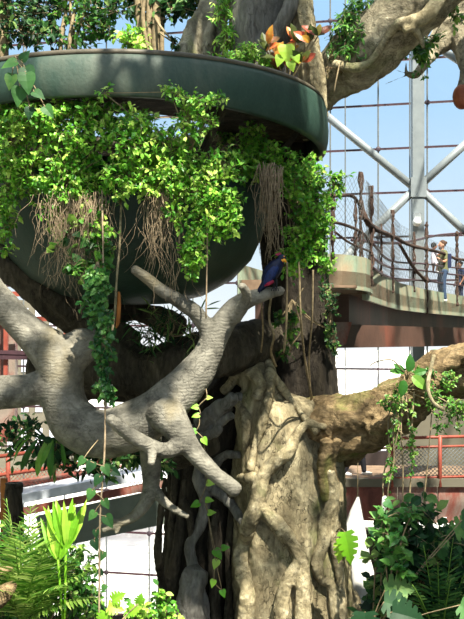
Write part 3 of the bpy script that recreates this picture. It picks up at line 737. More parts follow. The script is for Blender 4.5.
# rocks above the ring
rk = thing('rock', P(200, 70, 13.5), 'pale mossy rock column behind the ring rim, yellow green on its face', 'rock')
m = MB(); tb(m, [(200, 90, 12.9, 20), (203, 50, 12.9, 17), (212, 10, 13, 14), (218, -30, 13.2, 15)], 18, ridge=.2); tb(m, [(182, 90, 12.8, 16), (190, 50, 12.8, 10), (203, 15, 12.9, 7)], 14)
o = m.build('face', M['rock'], rk); fuse(o, .03, 1, brd(.12, .04))

m = MB(); tb(m, [(-30, 612, 9.3, 9), (-5, 600, 9.3, 9), (8, 590, 9.3, 7), (14, 584, 9.35, 4)], 12, wob=.2, wf=8)
tb(m, [(-30, 566, 9.5, 6), (0, 571, 9.5, 5), (12, 568, 9.5, 3)], 10, wob=.2, wf=8)
m.tube([P(-30, 612, 9.3), P(-32, 590, 9.4), P(-30, 566, 9.5)], .06, 8, 3)
o = m.build('dead_branch', M['bark_moss'], label='broken brown dead branch poking in at the lower left edge', cat='branch'); fuse(o, .012, 1, brd(.015, .01))
# ------------------------------------------------------------------ vegetation
def rv(): 
    while True:
        v = Vector((U(-1, 1), U(-1, 1), U(-1, 1)))
        if 0 < v.length < 1: return v.normalized()
def plant(name, label, cat, blobs, size, n, kind='oval', mat='leaf_mid', group=None, W=1.0, base=None, up=.8, face=.5, per=6, droop=.3, stem_r=.006, tint=(0, 1), edge=0.0, trunks=None, gap=.9, stalk=.16, stem='vine_stem'):
    """blobs = [(px,py,rx,ry,Y,dy)]; n = sprigs; leaves grow from real twigs which grow from limbs between the blobs"""
    c0 = base or P(blobs[0][0], blobs[0][1], blobs[0][4])
    group = group or {'leafy_vine': 'leafy vines on the planters', 'ficus_tree': 'fig trees behind the ring planter', 'ivy_strand': 'ivy strands', 'dark_shrub': 'dark shrubs under the branches', 'understory_shrub': 'understorey shrubs', 'hanging_fern': 'fern tufts on the upper bough', 'epiphyte_tuft': 'tufts growing on the boughs'}.get(name)
    root_ = thing(name, c0, label, cat, group)
    lf = MB(); st = MB()
    wt = [b[2]*b[3] for b in blobs]
    cs = [P(b[0], b[1], b[4]) for b in blobs]
    if base is not None:
        prev = base
        for i_ in range(1, len(cs)):
            j_ = min(range(i_), key=lambda a_: (cs[a_]-cs[i_]).length); st.tube([cs[j_], cs[j_].lerp(cs[i_], .5)+rv()*.03, cs[i_]], stem_r, 4, 2)
        for b, c in zip(blobs, cs):
            q = base if (c-base).length < 1.2 or random.random() < .5 else prev
            st.tube([q, q.lerp(c, .5)+rv()*.05, c], [stem_r*2, stem_r*1.5, stem_r], 5, 3); prev = c
    for _ in range(n):
        b = random.choices(blobs, wt)[0]; k = blobs.index(b)
        for _t in range(8):
            x, y, z = U(-1, 1), U(-1, 1), U(-1, 1); r = math.sqrt(x*x+y*y+z*z)
            if edge < r < 1 and noise.noise(Vector((b[0]+x*b[2], b[1]+y*b[3], 0))*.09) > -.25*gap: break
        p = P(b[0]+x*b[2], b[1]+y*b[3], b[4]+z*b[5])
        d = (rv()+Vector((0, -.4*face, .3-droop))).normalized(); L = stalk*U(.5, 1.3)*size/.06*.6
        e = p+d*L+Vector((0, 0, -droop*L*.4)); st.tube([p, p.lerp(e, .5)+rv()*L*.08, e], [stem_r*.5, stem_r*.4, stem_r*.2], 3, 2)
        if random.random() < .3 or n < 200:
            q0 = min(cs, key=lambda c_: (c_-p).length); st.tube([q0, q0.lerp(p, .5)+rv()*.03, p], stem_r*.45, 3, 2)
        bt = U(*tint)
        m_ = max(2, int(per*U(.6, 1.3)))
        for j in range(m_):
            f = (j+.6)/m_; q = p.lerp(e, f)
            ld = (d*.35+rv()*.9+Vector((0, 0, .1-droop*.8))).normalized()
            nn = (Vector((0, -face, up))+rv()*.55)
            lf.leaf(kind, q, ld, nn, size*U(.6, 1.25), W, min(1, max(0, bt+U(-.22, .22))))
    s_ = st.build('stem', M[stem], root_)
    if trunks:
        for tr_ in trunks: tb(MB(), tr_, 8, wob=.2, wf=4).build('trunk', M['vine_stem'] if stem == 'vine_stem' else M[stem], root_)
    lf.build('foliage', M[mat], root_, False)
    return root_
# the bright vine falling over ring and bowl: each plant its own thing
YF = 10.0
V = 'leaf_bright'
gv = 'bright leafy vines draped over the bowl planter'
plant('leafy_vine', 'bright green small leaved vine curtain at far left of the bowl planter', 'vine', [(12, 135, 26, 34, 10.3, .4), (8, 190, 18, 36, 10.4, .25), (6, 235, 8, 26, 10.4, .15), (30, 118, 20, 16, 10, .3), (28, 170, 22, 30, 10.2, .3), (4, 100, 8, 14, 10.3, .2)], .058, 620, mat=V, group=None, base=P(20, 150, 10.8))
plant('leafy_vine', 'bright green small leaved vine mound over the left middle of the bowl planter', 'vine', [(75, 135, 38, 34, 10.0, .4), (70, 178, 32, 30, 9.95, .3), (98, 112, 30, 14, 10, .3), (50, 112, 20, 14, 10.0, .3), (88, 208, 18, 22, 9.95, .2), (58, 215, 14, 22, 10, .15), (100, 235, 10, 14, 9.8, .1)], .058, 1000, mat=V, base=P(80, 150, 10.6))
plant('leafy_vine', 'bright green small leaved vine mound over the centre of the bowl planter', 'vine', [(138, 142, 38, 32, 9.85, .4), (132, 178, 36, 22, 9.8, .25), (128, 124, 24, 14, 9.9, .3), (168, 170, 18, 24, 9.8, .25)], .056, 800, mat=V, base=P(140, 150, 10.4))
plant('leafy_vine', 'bright green trailing vine hanging in a tapering curtain right of centre on the bowl', 'vine', [(205, 185, 28, 26, 9.85, .3), (214, 218, 26, 24, 9.8, .2), (196, 245, 14, 22, 9.75, .15), (190, 264, 8, 16, 9.75, .1), (176, 205, 12, 22, 9.8, .15), (232, 205, 10, 16, 9.8, .1), (225, 165, 18, 16, 9.9, .25), (185, 160, 20, 18, 9.9, .25)], .056, 900, mat=V, base=P(200, 165, 10.4))
plant('leafy_vine', 'upright light green vine shoots climbing in front of the dark ring right of centre', 'vine', [(196, 102, 16, 9, 9.55, .15), (188, 115, 12, 12, 9.6, .15), (212, 98, 18, 4, 9.55, .1), (170, 92, 6, 8, 9.55, .1), (205, 122, 14, 9, 9.6, .15), (186, 137, 14, 14, 9.7, .2), (104, 93, 5, 8, 9.6, .1), (178, 94, 6, 6, 9.55, .1)], .05, 190, mat=V, base=P(190, 150, 9.8), stem_r=.004)
plant('leafy_vine', 'dense mid green vine bush spilling over the right end of the bowl planter', 'vine', [(270, 160, 26, 22, 11.0, .3), (300, 178, 26, 24, 11.1, .3), (312, 205, 22, 30, 11.2, .3), (300, 240, 20, 26, 11.2, .25), (318, 235, 12, 30, 11.3, .2), (255, 150, 14, 14, 11, .2), (292, 262, 12, 14, 11.2, .15), (325, 262, 8, 14, 11.3, .15), (338, 185, 8, 14, 11.3, .1), (245, 165, 12, 18, 10.9, .15), (250, 132, 16, 10, 11.2, .2)], .06, 1050, mat='leaf_bright', base=P(285, 175, 11.6), tint=(0, .8))
plant('leafy_vine', 'olive green vine tangle in the gap under the ring at the right', 'vine', [(232, 125, 20, 18, 12.2, .3), (215, 140, 20, 12, 12, .3), (262, 130, 12, 14, 12.4, .2), (250, 150, 14, 10, 11.9, .2)], .055, 170, mat='leaf_mid', base=P(235, 150, 12.2))
plant('leafy_vine', 'larger leaved mid green creeper hanging low at left of the bowl', 'vine', [(88, 235, 12, 16, 9.8, .15), (70, 225, 10, 16, 9.85, .15), (98, 258, 12, 22, 9.75, .12), (75, 268, 12, 14, 9.7, .1), (55, 245, 6, 16, 9.8, .1)], .085, 80, kind='heart', mat='leaf_mid', base=P(80, 215, 10.2), per=4)
plant('ivy_strand', 'narrow curtain of small dark ivy leaves hanging in front of the grey branch', 'vine', [(98, 285, 12, 20, 9.45, .08), (102, 312, 11, 20, 9.4, .08), (104, 340, 9, 18, 9.35, .07), (102, 365, 8, 16, 9.35, .06), (106, 388, 10, 9, 9.35, .06), (92, 300, 8, 14, 9.45, .06)], .05, 360, kind='heart', mat='leaf_ivy', base=P(98, 262, 9.6), up=.3, face=.9, droop=.7, per=5)
# canopy trees behind the ring
def canopy(label, blobs, n, trunks, base, mat='leaf_dark', size=.1, kind='oval', **k):
    return plant('ficus_tree', label, 'tree', blobs, size, n, kind=kind, mat=mat, base=base, trunks=trunks, per=6, stem_r=.012, stem='vine_stem', **k)
canopy('dark leaved fig tree above the ring at the far left', [(10, 8, 34, 18, 13.6, .6), (22, 30, 30, 20, 13.4, .5), (48, 10, 20, 14, 13.8, .5), (5, -22, 40, 18, 13.6, .5), (50, 34, 16, 14, 13.6, .4)], 330, [[(3, 80, 13.5, 5), (4, 40, 13.5, 5), (2, 0, 13.6, 4), (6, -40, 13.6, 3)]], P(4, 20, 13.5), tint=(0, .9))
canopy('multi stemmed fig tree above the ring left of centre', [(82, 8, 34, 14, 13.9, .6), (92, 28, 24, 12, 13.7, .4), (118, 12, 26, 12, 14, .5), (70, -18, 50, 16, 13.9, .5), (72, 44, 14, 6, 13.6, .3)], 300, [[(62, 62, 13.5, 2.5), (61, 40, 13.5, 2.2), (66, 10, 13.6, 2)], [(68, 62, 13.5, 2), (70, 38, 13.5, 2), (74, 10, 13.6, 1.5)], [(74, 60, 13.6, 2), (76, 40, 13.5, 1.6), (84, 12, 13.6, 1.2)]], P(70, 20, 13.6), mat='leaf_mid', tint=(0, .8))
canopy('fig tree with bundled brown stems in the middle above the ring', [(158, 6, 26, 12, 13.4, .5), (174, 8, 14, 10, 13.3, .4), (188, -6, 30, 12, 13.5, .4), (130, -6, 24, 10, 13.6, .4), (150, 24, 10, 10, 13.2, .2), (176, 44, 7, 10, 12.6, .1)], 230, [[(140, 62, 13.1, 4), (140, 30, 13.1, 4), (138, -20, 13.2, 5)], [(147, 62, 13, 3), (149, 28, 13, 3), (150, -20, 13.1, 4)], [(155, 62, 13, 4), (156, 30, 13, 4.5), (158, -20, 13.1, 5)], [(162, 62, 13.1, 2.5), (162, 28, 13.1, 2.5), (166, -20, 13.2, 3)], [(151, 62, 12.9, 2), (143, 20, 12.9, 2), (147, -20, 12.9, 2)]], P(152, 10, 13.1), size=.12, tint=(.1, 1))
canopy('bright low bush peeping over the ring rim beside the brown stems', [(133, 42, 12, 8, 12.9, .2), (126, 34, 8, 6, 12.9, .2)], 50, None, P(132, 52, 12.9), mat='leaf_bright', size=.09, tint=(.3, 1))
plant('climbing_fern', 'narrow column of light green climbing fern left of the grey upper trunk', 'fern', [(224, 12, 7, 18, 12.2, .15), (226, 38, 7, 16, 12.2, .15), (222, 54, 9, 5, 12.1, .15), (228, -12, 8, 14, 12.2, .15)], .07, 190, kind='long', mat='leaf_bright', base=P(226, 50, 12.3), W=1.3, droop=.6)
plant('ficus_tree', 'dark leafy branches low behind the ring, seen through the gap beneath it', 'tree', [(30, 95, 34, 14, 14.5, .4), (200, 118, 34, 20, 15, .5), (90, 118, 40, 14, 15, .4)], .11, 150, mat='leaf_dark', base=P(120, 120, 15), per=5)
plant('fern', 'fluffy light green fern cushion on the ring rim at the foot of the grey trunk', 'fern', [(245, 58, 14, 12, 11.3, .25), (262, 62, 12, 9, 11.3, .2), (252, 48, 8, 7, 11.3, .2)], .05, 190, kind='oval', mat='leaf_bright', base=P(250, 74, 11.4), W=.8)
# croton
cr = thing('croton_plant', P(285, 88, 11.3), 'croton with red orange and yellow green leaves growing on the ring rim', 'plant')
st = MB(); lf = MB(); lf2 = MB()
for (px, py, k) in ((268, 44, 6), (284, 52, 7), (296, 42, 8), (310, 42, 7), (276, 58, 5), (302, 62, 7), (290, 68, 7), (318, 36, 5), (278, 70, 6), (266, 50, 4)):
    b = P(286, 88, 11.35); e = P(px, py, 11.2+U(-.1, .1)); st.tube([b, b.lerp(e, .5)+rv()*.03, e], .008, 5, 3)
    for j in range(k):
        d = (rv()*.8+Vector((0, -.2, .75))).normalized(); lf.leaf('long', e, d, Vector((0, -1, .4))+rv()*.5, U(.13, .22), 2.0, U(.1, .8))
st.build('stem', M['vine_stem'], cr); lf.build('leaves', M['leaf_croton'], cr, False)
for (px, py, a, L) in ((286, 46, 175, .2), (281, 56, 200, .13), (290, 62, 160, .12), (294, 54, 150, .12)): lf2.leaf('heart', P(px, py, 11.05), Vector((math.sin(R(a)), -.2, math.cos(R(a)))), Vector((0, -1, .5)), L, 1.1, .75)
lf2.build('lower_leaves', M['leaf_lime'], cr, False, label='broad lime green leaves')
# heart leaf creeper on the ring
def heart_plant(label, items, base, mat='leaf_mid', L=.2, kind='heart', name='heart_leaf_creeper', cat='plant', W=1.0, chain=False):
    t = thing(name, base, label, cat); st = MB(); lf = MB()
    prev = base
    for (px, py, Y, ang, s) in items:
        p = P(px, py, Y)
        if chain: 
            q = (prev+p)/2+Vector((U(-.02, .02), 0, -.01)); st.tube([prev, q, p], .005, 5, 3); prev = p
        else: st.tube([base, base.lerp(p, .5)+Vector((0, .03, .04)), p], .006, 5, 3)
        lf.leaf(kind, p, Vector((math.sin(R(ang)), -.25, math.cos(R(ang)))), Vector((0, -1, .45))+rv()*.2, L*s, W, U(.2, .9))
    st.build('stem', M['vine_stem'], t); lf.build('leaves', M[mat], t, False); return t
heart_plant('creeper with a few big heart shaped leaves hanging over the left of the ring', [(16, 62, 9.5, 250, .9), (25, 68, 9.45, 150, 1.1), (22, 60, 9.5, 40, .7), (34, 92, 9.4, 120, .75), (20, 88, 9.45, 185, 1.1), (30, 108, 9.45, 185, .7), (45, 107, 9.4, 140, .8), (12, 75, 9.5, 190, .9), (26, 74, 9.4, 170, 1.2)], P(14, 58, 9.75), 'leaf_dark', .17)
heart_plant('trailing creeper with round leaves beside the broken stubs in the middle', [(207, 398, 9.9, 80, .7), (198, 407, 9.9, 270, .9), (199, 415, 9.9, 260, .9), (196, 431, 9.9, 260, 1), (203, 438, 9.9, 150, 1), (207, 483, 11.4, 90, 1.2), (199, 503, 11.4, 250, 1.3)], P(205, 385, 9.95), 'leaf_bright', .085, chain=True)
heart_plant('thin bright creeper looping on the dark roots low in the middle', [(208, 513, 12, 80, 1), (215, 550, 12, 140, 1.4), (222, 548, 12, 80, 1), (217, 560, 12, 200, 1.2), (214, 580, 12, 200, 1), (222, 590, 12, 160, 1), (206, 500, 12, 90, 1)], P(205, 498, 12.1), 'leaf_bright', .1, chain=True)
heart_plant('long heart leaf creeper hanging at left in front of the ramp and glass grid', [(84, 458, 9.2, 220, 1), (92, 462, 9.2, 200, 1.2), (104, 466, 9.2, 150, 1.1), (112, 470, 9.25, 120, 1), (100, 476, 9.2, 210, 1.1), (92, 490, 9.2, 200, 1.1), (104, 500, 9.2, 150, 1), (95, 512, 9.2, 220, 1), (106, 516, 9.2, 150, 1.3), (96, 530, 9.2, 180, .8), (94, 540, 9.2, 160, 1.1), (103, 552, 9.2, 200, 1), (99, 570, 9.2, 140, .7), (105, 585, 9.2, 200, .7)], P(98, 440, 9.4), 'leaf_dark', .1, chain=True)
heart_plant('broad pale lobed leaf cluster at the bottom edge left of the tree', [(108, 606, 9.1, 100, 1), (112, 600, 9.1, 60, .9), (106, 612, 9.1, 200, 1), (130, 612, 9.3, 60, .8), (138, 604, 9.3, 20, .7), (133, 622, 9.3, 160, .8)], P(112, 640, 9.2), 'leaf_lime', .15, 'lobed')
# dark strap leaved plant under the branch
def rosette(label, base, items, mat, kind='strap', name='strap_leaf_plant', W=1.0, cat='plant', tint=(.1, .9)):
    t = thing(name, base, label, cat); lf = MB(); st = MB()
    st.ball(base, .05, 8, 6, (1, 1, .8))
    for (ang, tilt, L, dx, dy) in items:
        d = Vector((math.sin(R(ang))*math.cos(R(tilt)), -math.sin(R(tilt)), math.cos(R(ang))*math.cos(R(tilt))))
        b2 = base+Vector((dx, 0, dy))
        n_ = Vector((0, -.6, 1)) if abs(math.cos(R(ang))) < .8 else Vector((0, -1, .3))
        st.tube([base, b2], .012, 5, 1); lf.leaf(kind, b2, d, n_+rv()*.15, L, W, U(*tint))
    st.build('crown', M['leaf_dark'], t); lf.build('leaves', M[mat], t, False); return t
rosette('strap leaved plant with light tipped long leaves hanging below the left of the branch', P(48, 440, 10.4), [(236, 10, .32, -.16, .05), (216, 15, .38, -.1, .02), (203, 10, .42, .0, .02), (190, 20, .38, .06, 0), (208, 25, .3, .06, .02), (250, 10, .3, -.14, .08), (170, 20, .25, .14, 0), (255, 20, .25, -.14, .14)], 'leaf_mid', W=1.0)
plant('dark_shrub', 'dark leafy shrub growing under the grey branch at left', 'shrub', [(60, 455, 34, 14, 10.9, .3), (20, 425, 22, 12, 11, .3), (110, 462, 30, 12, 10.9, .2), (150, 460, 26, 10, 11, .2), (10, 440, 18, 10, 11, .2)], .11, 190, kind='long', mat='leaf_dark', base=P(60, 450, 11), W=1.6, per=5)
plant('dark_shrub', 'dark strappy foliage tuft behind the upward twig under the bowl', 'shrub', [(170, 318, 22, 14, 11.6, .2), (150, 330, 20, 10, 11.6, .2), (190, 330, 14, 10, 11.6, .2)], .2, 45, kind='thin', mat='leaf_dark', base=P(170, 335, 11.7), W=1.5, per=5)
# palms and understorey
def frond(lf, st, base, d, L, droop, nl, ll, W=1.0, tint=(.2, .9), tw=0, flat=None, lk='thin'):
    d = Vector(d).normalized(); pts = []; p = Vector(base); dd = d.copy(); N = 10
    for k in range(N+1):
        pts.append(p.copy()); p = p+dd*(L/N); dd = (dd+Vector((0, 0, -droop/N))).normalized()
    st.tube(pts, [.012, .008, .004], 5, 1)
    side = d.cross(Vector((0, 0, 1)))
    side = side.normalized() if side.length > .05 else Vector((1, 0, 0))
    if flat: side = (side+Vector(flat)*1.0).normalized()
    for k in range(nl):
        f = .15+.85*k/nl; i = min(int(f*N), N-1); q = pts[i].lerp(pts[i+1], f*N-i); T = (pts[i+1]-pts[i]).normalized()
        s_ = math.sin(math.pi*min(1, f*.85+.12))
        for sg in (-1, 1):
            ld = (side*sg+T*(.55+.4*f)+Vector((0, 0, -.12))+rv()*.08)
            lf.leaf(lk, q, ld, side.cross(T)+rv()*.1 if side.cross(T).z > 0 else -side.cross(T), ll*max(.35, s_)*U(.85, 1.1), W, U(*tint))
def palm(label, base, specs, nl, ll, mat='leaf_palm', W=1.0, name='palm', lk='thin', tint=(.2, .9), stemlow=None):
    t = thing(name, base, label, 'plant' if name != 'palm' else 'palm'); lf = MB(); st = MB()
    if stemlow: st.tube([stemlow, base], [.06, .05], 8, 3)
    for (px, py, Y, droop, L) in specs:
        e = P(px, py, Y); v = e-base; frond(lf, st, base, (v.x, v.y, v.z+droop*.5*v.length), v.length*1.1, droop, nl, ll, W, tint, lk=lk)
    st.build('stem', M['leaf_palm'], t); lf.build('fronds', M[mat], t, False); return t
palm('feathery light green palm filling the lower left corner', P(22, 625, 9.8), [(-20, 520, 9.6, .6, 1), (8, 510, 9.8, .5, 1), (30, 515, 9.6, .5, 1), (52, 540, 9.5, .6, 1), (78, 552, 9.4, .8, 1), (92, 570, 9.5, .9, 1), (98, 600, 9.5, .8, 1), (-15, 560, 9.4, .8, 1), (40, 560, 9.2, .7, 1), (15, 545, 9.2, .7, 1), (60, 585, 9.2, .9, 1), (0, 590, 9.2, .8, 1), (35, 530, 10, .5, 1), (68, 570, 10, .6, 1), (20, 530, 9.4, .7, 1), (45, 548, 9.5, .7, 1)], 22, .30, W=1.5, stemlow=P(22, 715, 9.8))
palm('darker feathery palm behind the light one at lower left', P(55, 640, 10.6), [(20, 540, 10.6, .5, 1), (45, 530, 10.6, .5, 1), (75, 540, 10.6, .6, 1), (88, 560, 10.5, .6, 1), (100, 590, 10.4, .7, 1), (60, 560, 10.3, .6, 1), (30, 580, 10.3, .6, 1), (82, 600, 10.3, .6, 1)], 20, .28, 'leaf_dark', W=1.5, stemlow=P(55, 690, 10.6))
t = thing('fan_leaf_plant', P(64, 640, 9.55), 'upright fan of long lime green leaf blades rising at lower left', 'plant'); lf = MB(); st = MB()
for (cx, cy, k0) in ((66, 548, 9), (58, 560, 5)):
    b_ = P(cx, cy, 9.5); st.tube([P(64, 640, 9.55), b_], .012, 6, 2)
    for k in range(k0):
        a_ = R(-24+48*k/(k0-1)+U(-3, 3)); lf.leaf('long', b_+Vector((math.sin(a_)*.05, 0, 0)), Vector((math.sin(a_), U(-.25, .1), math.cos(a_))), Vector((U(-.5, .5), -1, .2)), U(.40, .52), .62, U(.2, .9))
st.build('stem', M['leaf_lime'], t); lf.build('leaves', M['leaf_lime'], t, False)
plant('understory_shrub', 'tangled green understorey shrub at the bottom left edge', 'shrub', [(10, 545, 22, 20, 10, .3), (30, 590, 40, 26, 10.1, .3), (80, 600, 22, 22, 10.1, .2), (5, 600, 20, 24, 9.9, .2), (70, 560, 22, 16, 10.2, .2)], .09, 420, kind='long', mat='leaf_mid', base=P(40, 640, 10.1), W=1.7)
plant('understory_shrub', 'bright small leaved plant at the foot of the dark roots', 'shrub', [(168, 610, 12, 12, 11, .15), (140, 612, 14, 8, 10.6, .15), (162, 598, 6, 10, 11, .1)], .08, 70, mat='leaf_bright', base=P(160, 640, 11))
# right hand lower corner
plant('rubber_plant', 'rubber plant with oval glossy leaves, pale ones lit at its top left', 'shrub', [(395, 520, 16, 14, 10.4, .2), (420, 508, 10, 8, 10.5, .2), (405, 545, 20, 18, 10.4, .25), (432, 545, 18, 20, 10.6, .25), (390, 560, 8, 16, 10.3, .1), (425, 570, 20, 20, 10.5, .2)], .13, 210, mat='leaf_dark', base=P(405, 640, 10.5), W=1.25, per=5, tint=(.1, .95), stem_r=.012)
plant('variegated_creeper', 'pale green round leaved creeper climbing at the left of the rubber plant', 'vine', [(382, 520, 6, 12, 10, .08), (392, 542, 10, 14, 9.95, .08), (398, 565, 8, 14, 9.95, .08), (412, 512, 10, 6, 10, .08)], .09, 60, kind='heart', mat='leaf_ivy', base=P(394, 640, 10), tint=(.5, 1), per=4)
palm('cycad like dark fronds at the bottom right corner', P(440, 650, 10.2), [(400, 565, 9.9, .4, 1), (425, 555, 9.8, .3, 1), (452, 548, 10, .4, 1), (478, 580, 10, .5, 1), (415, 590, 9.7, .5, 1), (395, 610, 9.8, .6, 1), (450, 585, 9.7, .5, 1), (470, 560, 10.1, .4, 1), (438, 570, 9.7, .4, 1)], 16, .2, 'leaf_dark', 2.6, 'cycad', 'thin', (.2, .9), P(440, 760, 10.2))
plant('understory_shrub', 'dark leafy mass at the bottom right behind the cycad fronds', 'shrub', [(400, 600, 34, 26, 11, .3), (445, 590, 26, 34, 11, .3), (450, 550, 18, 16, 11, .2), (386, 608, 14, 14, 11, .2)], .14, 330, mat='leaf_dark', base=P(420, 660, 11), W=1.2)
heart_plant('cut leaf philodendron spreading flat dark leaves at the bottom right of the trunk', [(384, 602, 9.8, 100, 1.1), (385, 590, 9.9, 80, 1.1), (350, 618, 9.7, 150, 1), (392, 612, 9.7, 100, 1.2), (365, 612, 9.6, 180, 1.1), (455, 532, 9.9, 60, 1), (462, 520, 9.9, 90, 1), (460, 605, 9.6, 120, 1)], P(368, 640, 10), 'leaf_dark', .27, 'lobed', 'philodendron', 'plant', 1.0)
heart_plant('single large bright lobed leaf hanging beside the right edge of the pale trunk', [(345, 532, 11.3, 168, 1.0), (342, 540, 11.35, 190, .7)], P(336, 532, 11.7), 'leaf_lime', .36, 'lobed', 'philodendron', 'plant', .7)
heart_plant('bird nest like plant with broad upright leaves on the right bough', [(409, 372, 11, 5, 1.0), (404, 374, 11, -40, .8), (412, 376, 10.95, 130, 1.1), (404, 380, 10.95, 190, .95), (414, 374, 11, 70, .8), (402, 372, 11, 280, .7)], P(407, 380, 11.1), 'leaf_mid', .2, 'big', 'broad_leaf_plant', 'plant', .8)
plant('epiphyte_tuft', 'yellow green moss and small leaves trailing from the right bough', 'plant', [(398, 400, 6, 22, 11.15, .1), (395, 428, 5, 22, 11.1, .08), (386, 402, 8, 8, 11.3, .08), (411, 440, 2.5, 40, 10.95, .04), (391, 470, 2, 26, 10.95, .04), (425, 372, 14, 6, 11.1, .1), (432, 395, 8, 16, 11, .1), (455, 410, 12, 16, 11, .15), (440, 420, 8, 10, 11, .1), (445, 378, 14, 8, 11.1, .1)], .045, 300, mat='leaf_mid', base=P(405, 390, 11.3), tint=(.3, 1), droop=.7)
plant('hanging_fern', 'shaggy dark green fern tuft sitting on top of the upper right bough', 'fern', [(352, 12, 14, 10, 11.9, .2), (345, 26, 12, 12, 11.8, .2), (362, 2, 14, 8, 11.9, .2), (352, 38, 9, 9, 11.7, .15), (368, 12, 8, 8, 11.8, .1), (332, 40, 8, 3, 11.8, .1)], .1, 200, kind='long', mat='leaf_mid', base=P(350, 30, 11.9), W=1.1, droop=.8, tint=(0, .9))
plant('hanging_fern', 'small leafy tuft hanging where the claw branch meets the bough at top right', 'fern', [(424, 50, 8, 12, 12.3, .15), (417, 44, 6, 8, 12.3, .1), (421, 74, 3, 4, 12.3, .05), (432, 40, 6, 6, 12.3, .1), (454, 10, 5, 8, 12.3, .1)], .08, 75, mat='leaf_mid', base=P(424, 40, 12.5), droop=.6)
plant('epiphyte_tuft', 'golden brown moss patch at the root of the upper right bough', 'plant', [(334, 55, 6, 10, 11.75, .1), (340, 66, 4, 8, 11.7, .08), (328, 70, 4, 8, 11.75, .08)], .04, 70, kind='thin', mat='leaf_croton', base=P(334, 60, 11.9), tint=(.05, .25), W=2, droop=.9)
plant('ivy_strand', 'ivy strand creeping up the shaded recess of the trunk behind the bird', 'vine', [(292, 320, 5, 14, 12.2, .08), (300, 312, 5, 8, 12.2, .08), (290, 342, 7, 7, 12.2, .08), (278, 320, 4, 12, 12.3, .08), (330, 330, 4, 24, 12.7, .08), (284, 352, 5, 5, 12.2, .06)], .06, 75, kind='heart', mat='leaf_mid', base=P(292, 300, 12.4), droop=.5, per=4)
plant('fig_creeper', 'creeper with small leaves on the shaded right edge of the dark trunk', 'vine', [(330, 310, 6, 16, 12.5, .1), (334, 340, 3, 18, 12.6, .08), (326, 290, 8, 10, 12.3, .1)], .05, 80, mat='leaf_dark', base=P(330, 320, 12.8))

# ------------------------------------------------------------------ hanging roots and vines
def dry_bundle(label, x0, x1, y0, y1, Y, n, taper=.5, r=.006, name='hanging_root_bundle', mess=1.0):
    m = MB(); xc = (x0+x1)/2; hw = (x1-x0)/2
    for k in range(n):
        g = random.gauss(0, .45); a = xc+g*hw; yt = y0-U(0, 14); yb = y0+(y1-y0)*U(.35, 1)*(1-.35*min(1, abs(g)))
        pts = []; x = a; y = yt; N = max(5, int((yb-yt)/7)); vx = 0; dy = (yb-yt)/N; yy = Y+U(-.08, .08)
        for j in range(N+1):
            pts.append(P(x, y, yy)); vx = vx*.6+random.gauss(0, 1.5)*mess; x += vx+(xc-x)*.06*taper; y += dy*U(.5, 1.5); yy += U(-.02, .02)
        m.tube(pts, [r*U(.6, 1.3), r*.6, r*.3], 4, 2)
        if random.random() < .6:
            q = random.choice(pts[1:]); d = Vector((U(-1, 1), U(-.3, 0), U(-.4, .5))); m.tube([q, q+d*.05, q+d*.09+Vector((0, 0, -.03)), q+d*.11+Vector((0, 0, -.09))], r*.35, 3, 2)
    return m.build(name, M['dry_root'], label=label, cat='aerial roots', group='bundles of dry aerial roots')
dry_bundle('thick bundle of tan aerial roots hanging at the right end of the bowl', 258, 283, 176, 268, 10.55, 90, .8, .0055, mess=.8)
dry_bundle('matted tan aerial roots hanging under the left vine curtain', 42, 112, 205, 305, 9.8, 230, .2, .003, mess=1.5)
dry_bundle('straggly fan of dry roots hanging below the centre vine above the twig', 146, 176, 200, 305, 9.8, 75, .5, .0032, mess=1.5)
def vine(label, pts, r=.01, mat='vine_stem', wob=.3, name='hanging_vine'):
    return MB().tube([P(*p) for p in pts], r, 7, 5, wob=wob, wf=10).build(name, M[mat], label=label, cat='vine', group='single hanging vines')
vine('pale straight stem hanging over the dark bowl left of centre', [(121, 200, 9.9), (120, 240, 9.8), (117, 275, 9.75), (114, 320, 9.7), (108, 345, 9.7)], .012, 'bark_root')
vine('thin vine hanging right of the centre beside the tapering vine curtain', [(208, 200, 9.8), (207, 260, 9.75), (206, 318, 9.75)], .008, 'dry_root')
vine('long brown vine hanging from the left curtain down over the branch', [(102, 190, 9.8), (103, 250, 9.6), (104, 330, 9.4), (105, 440, 9.3), (100, 520, 9.2), (99, 640, 9.2)], .009, 'dry_root')
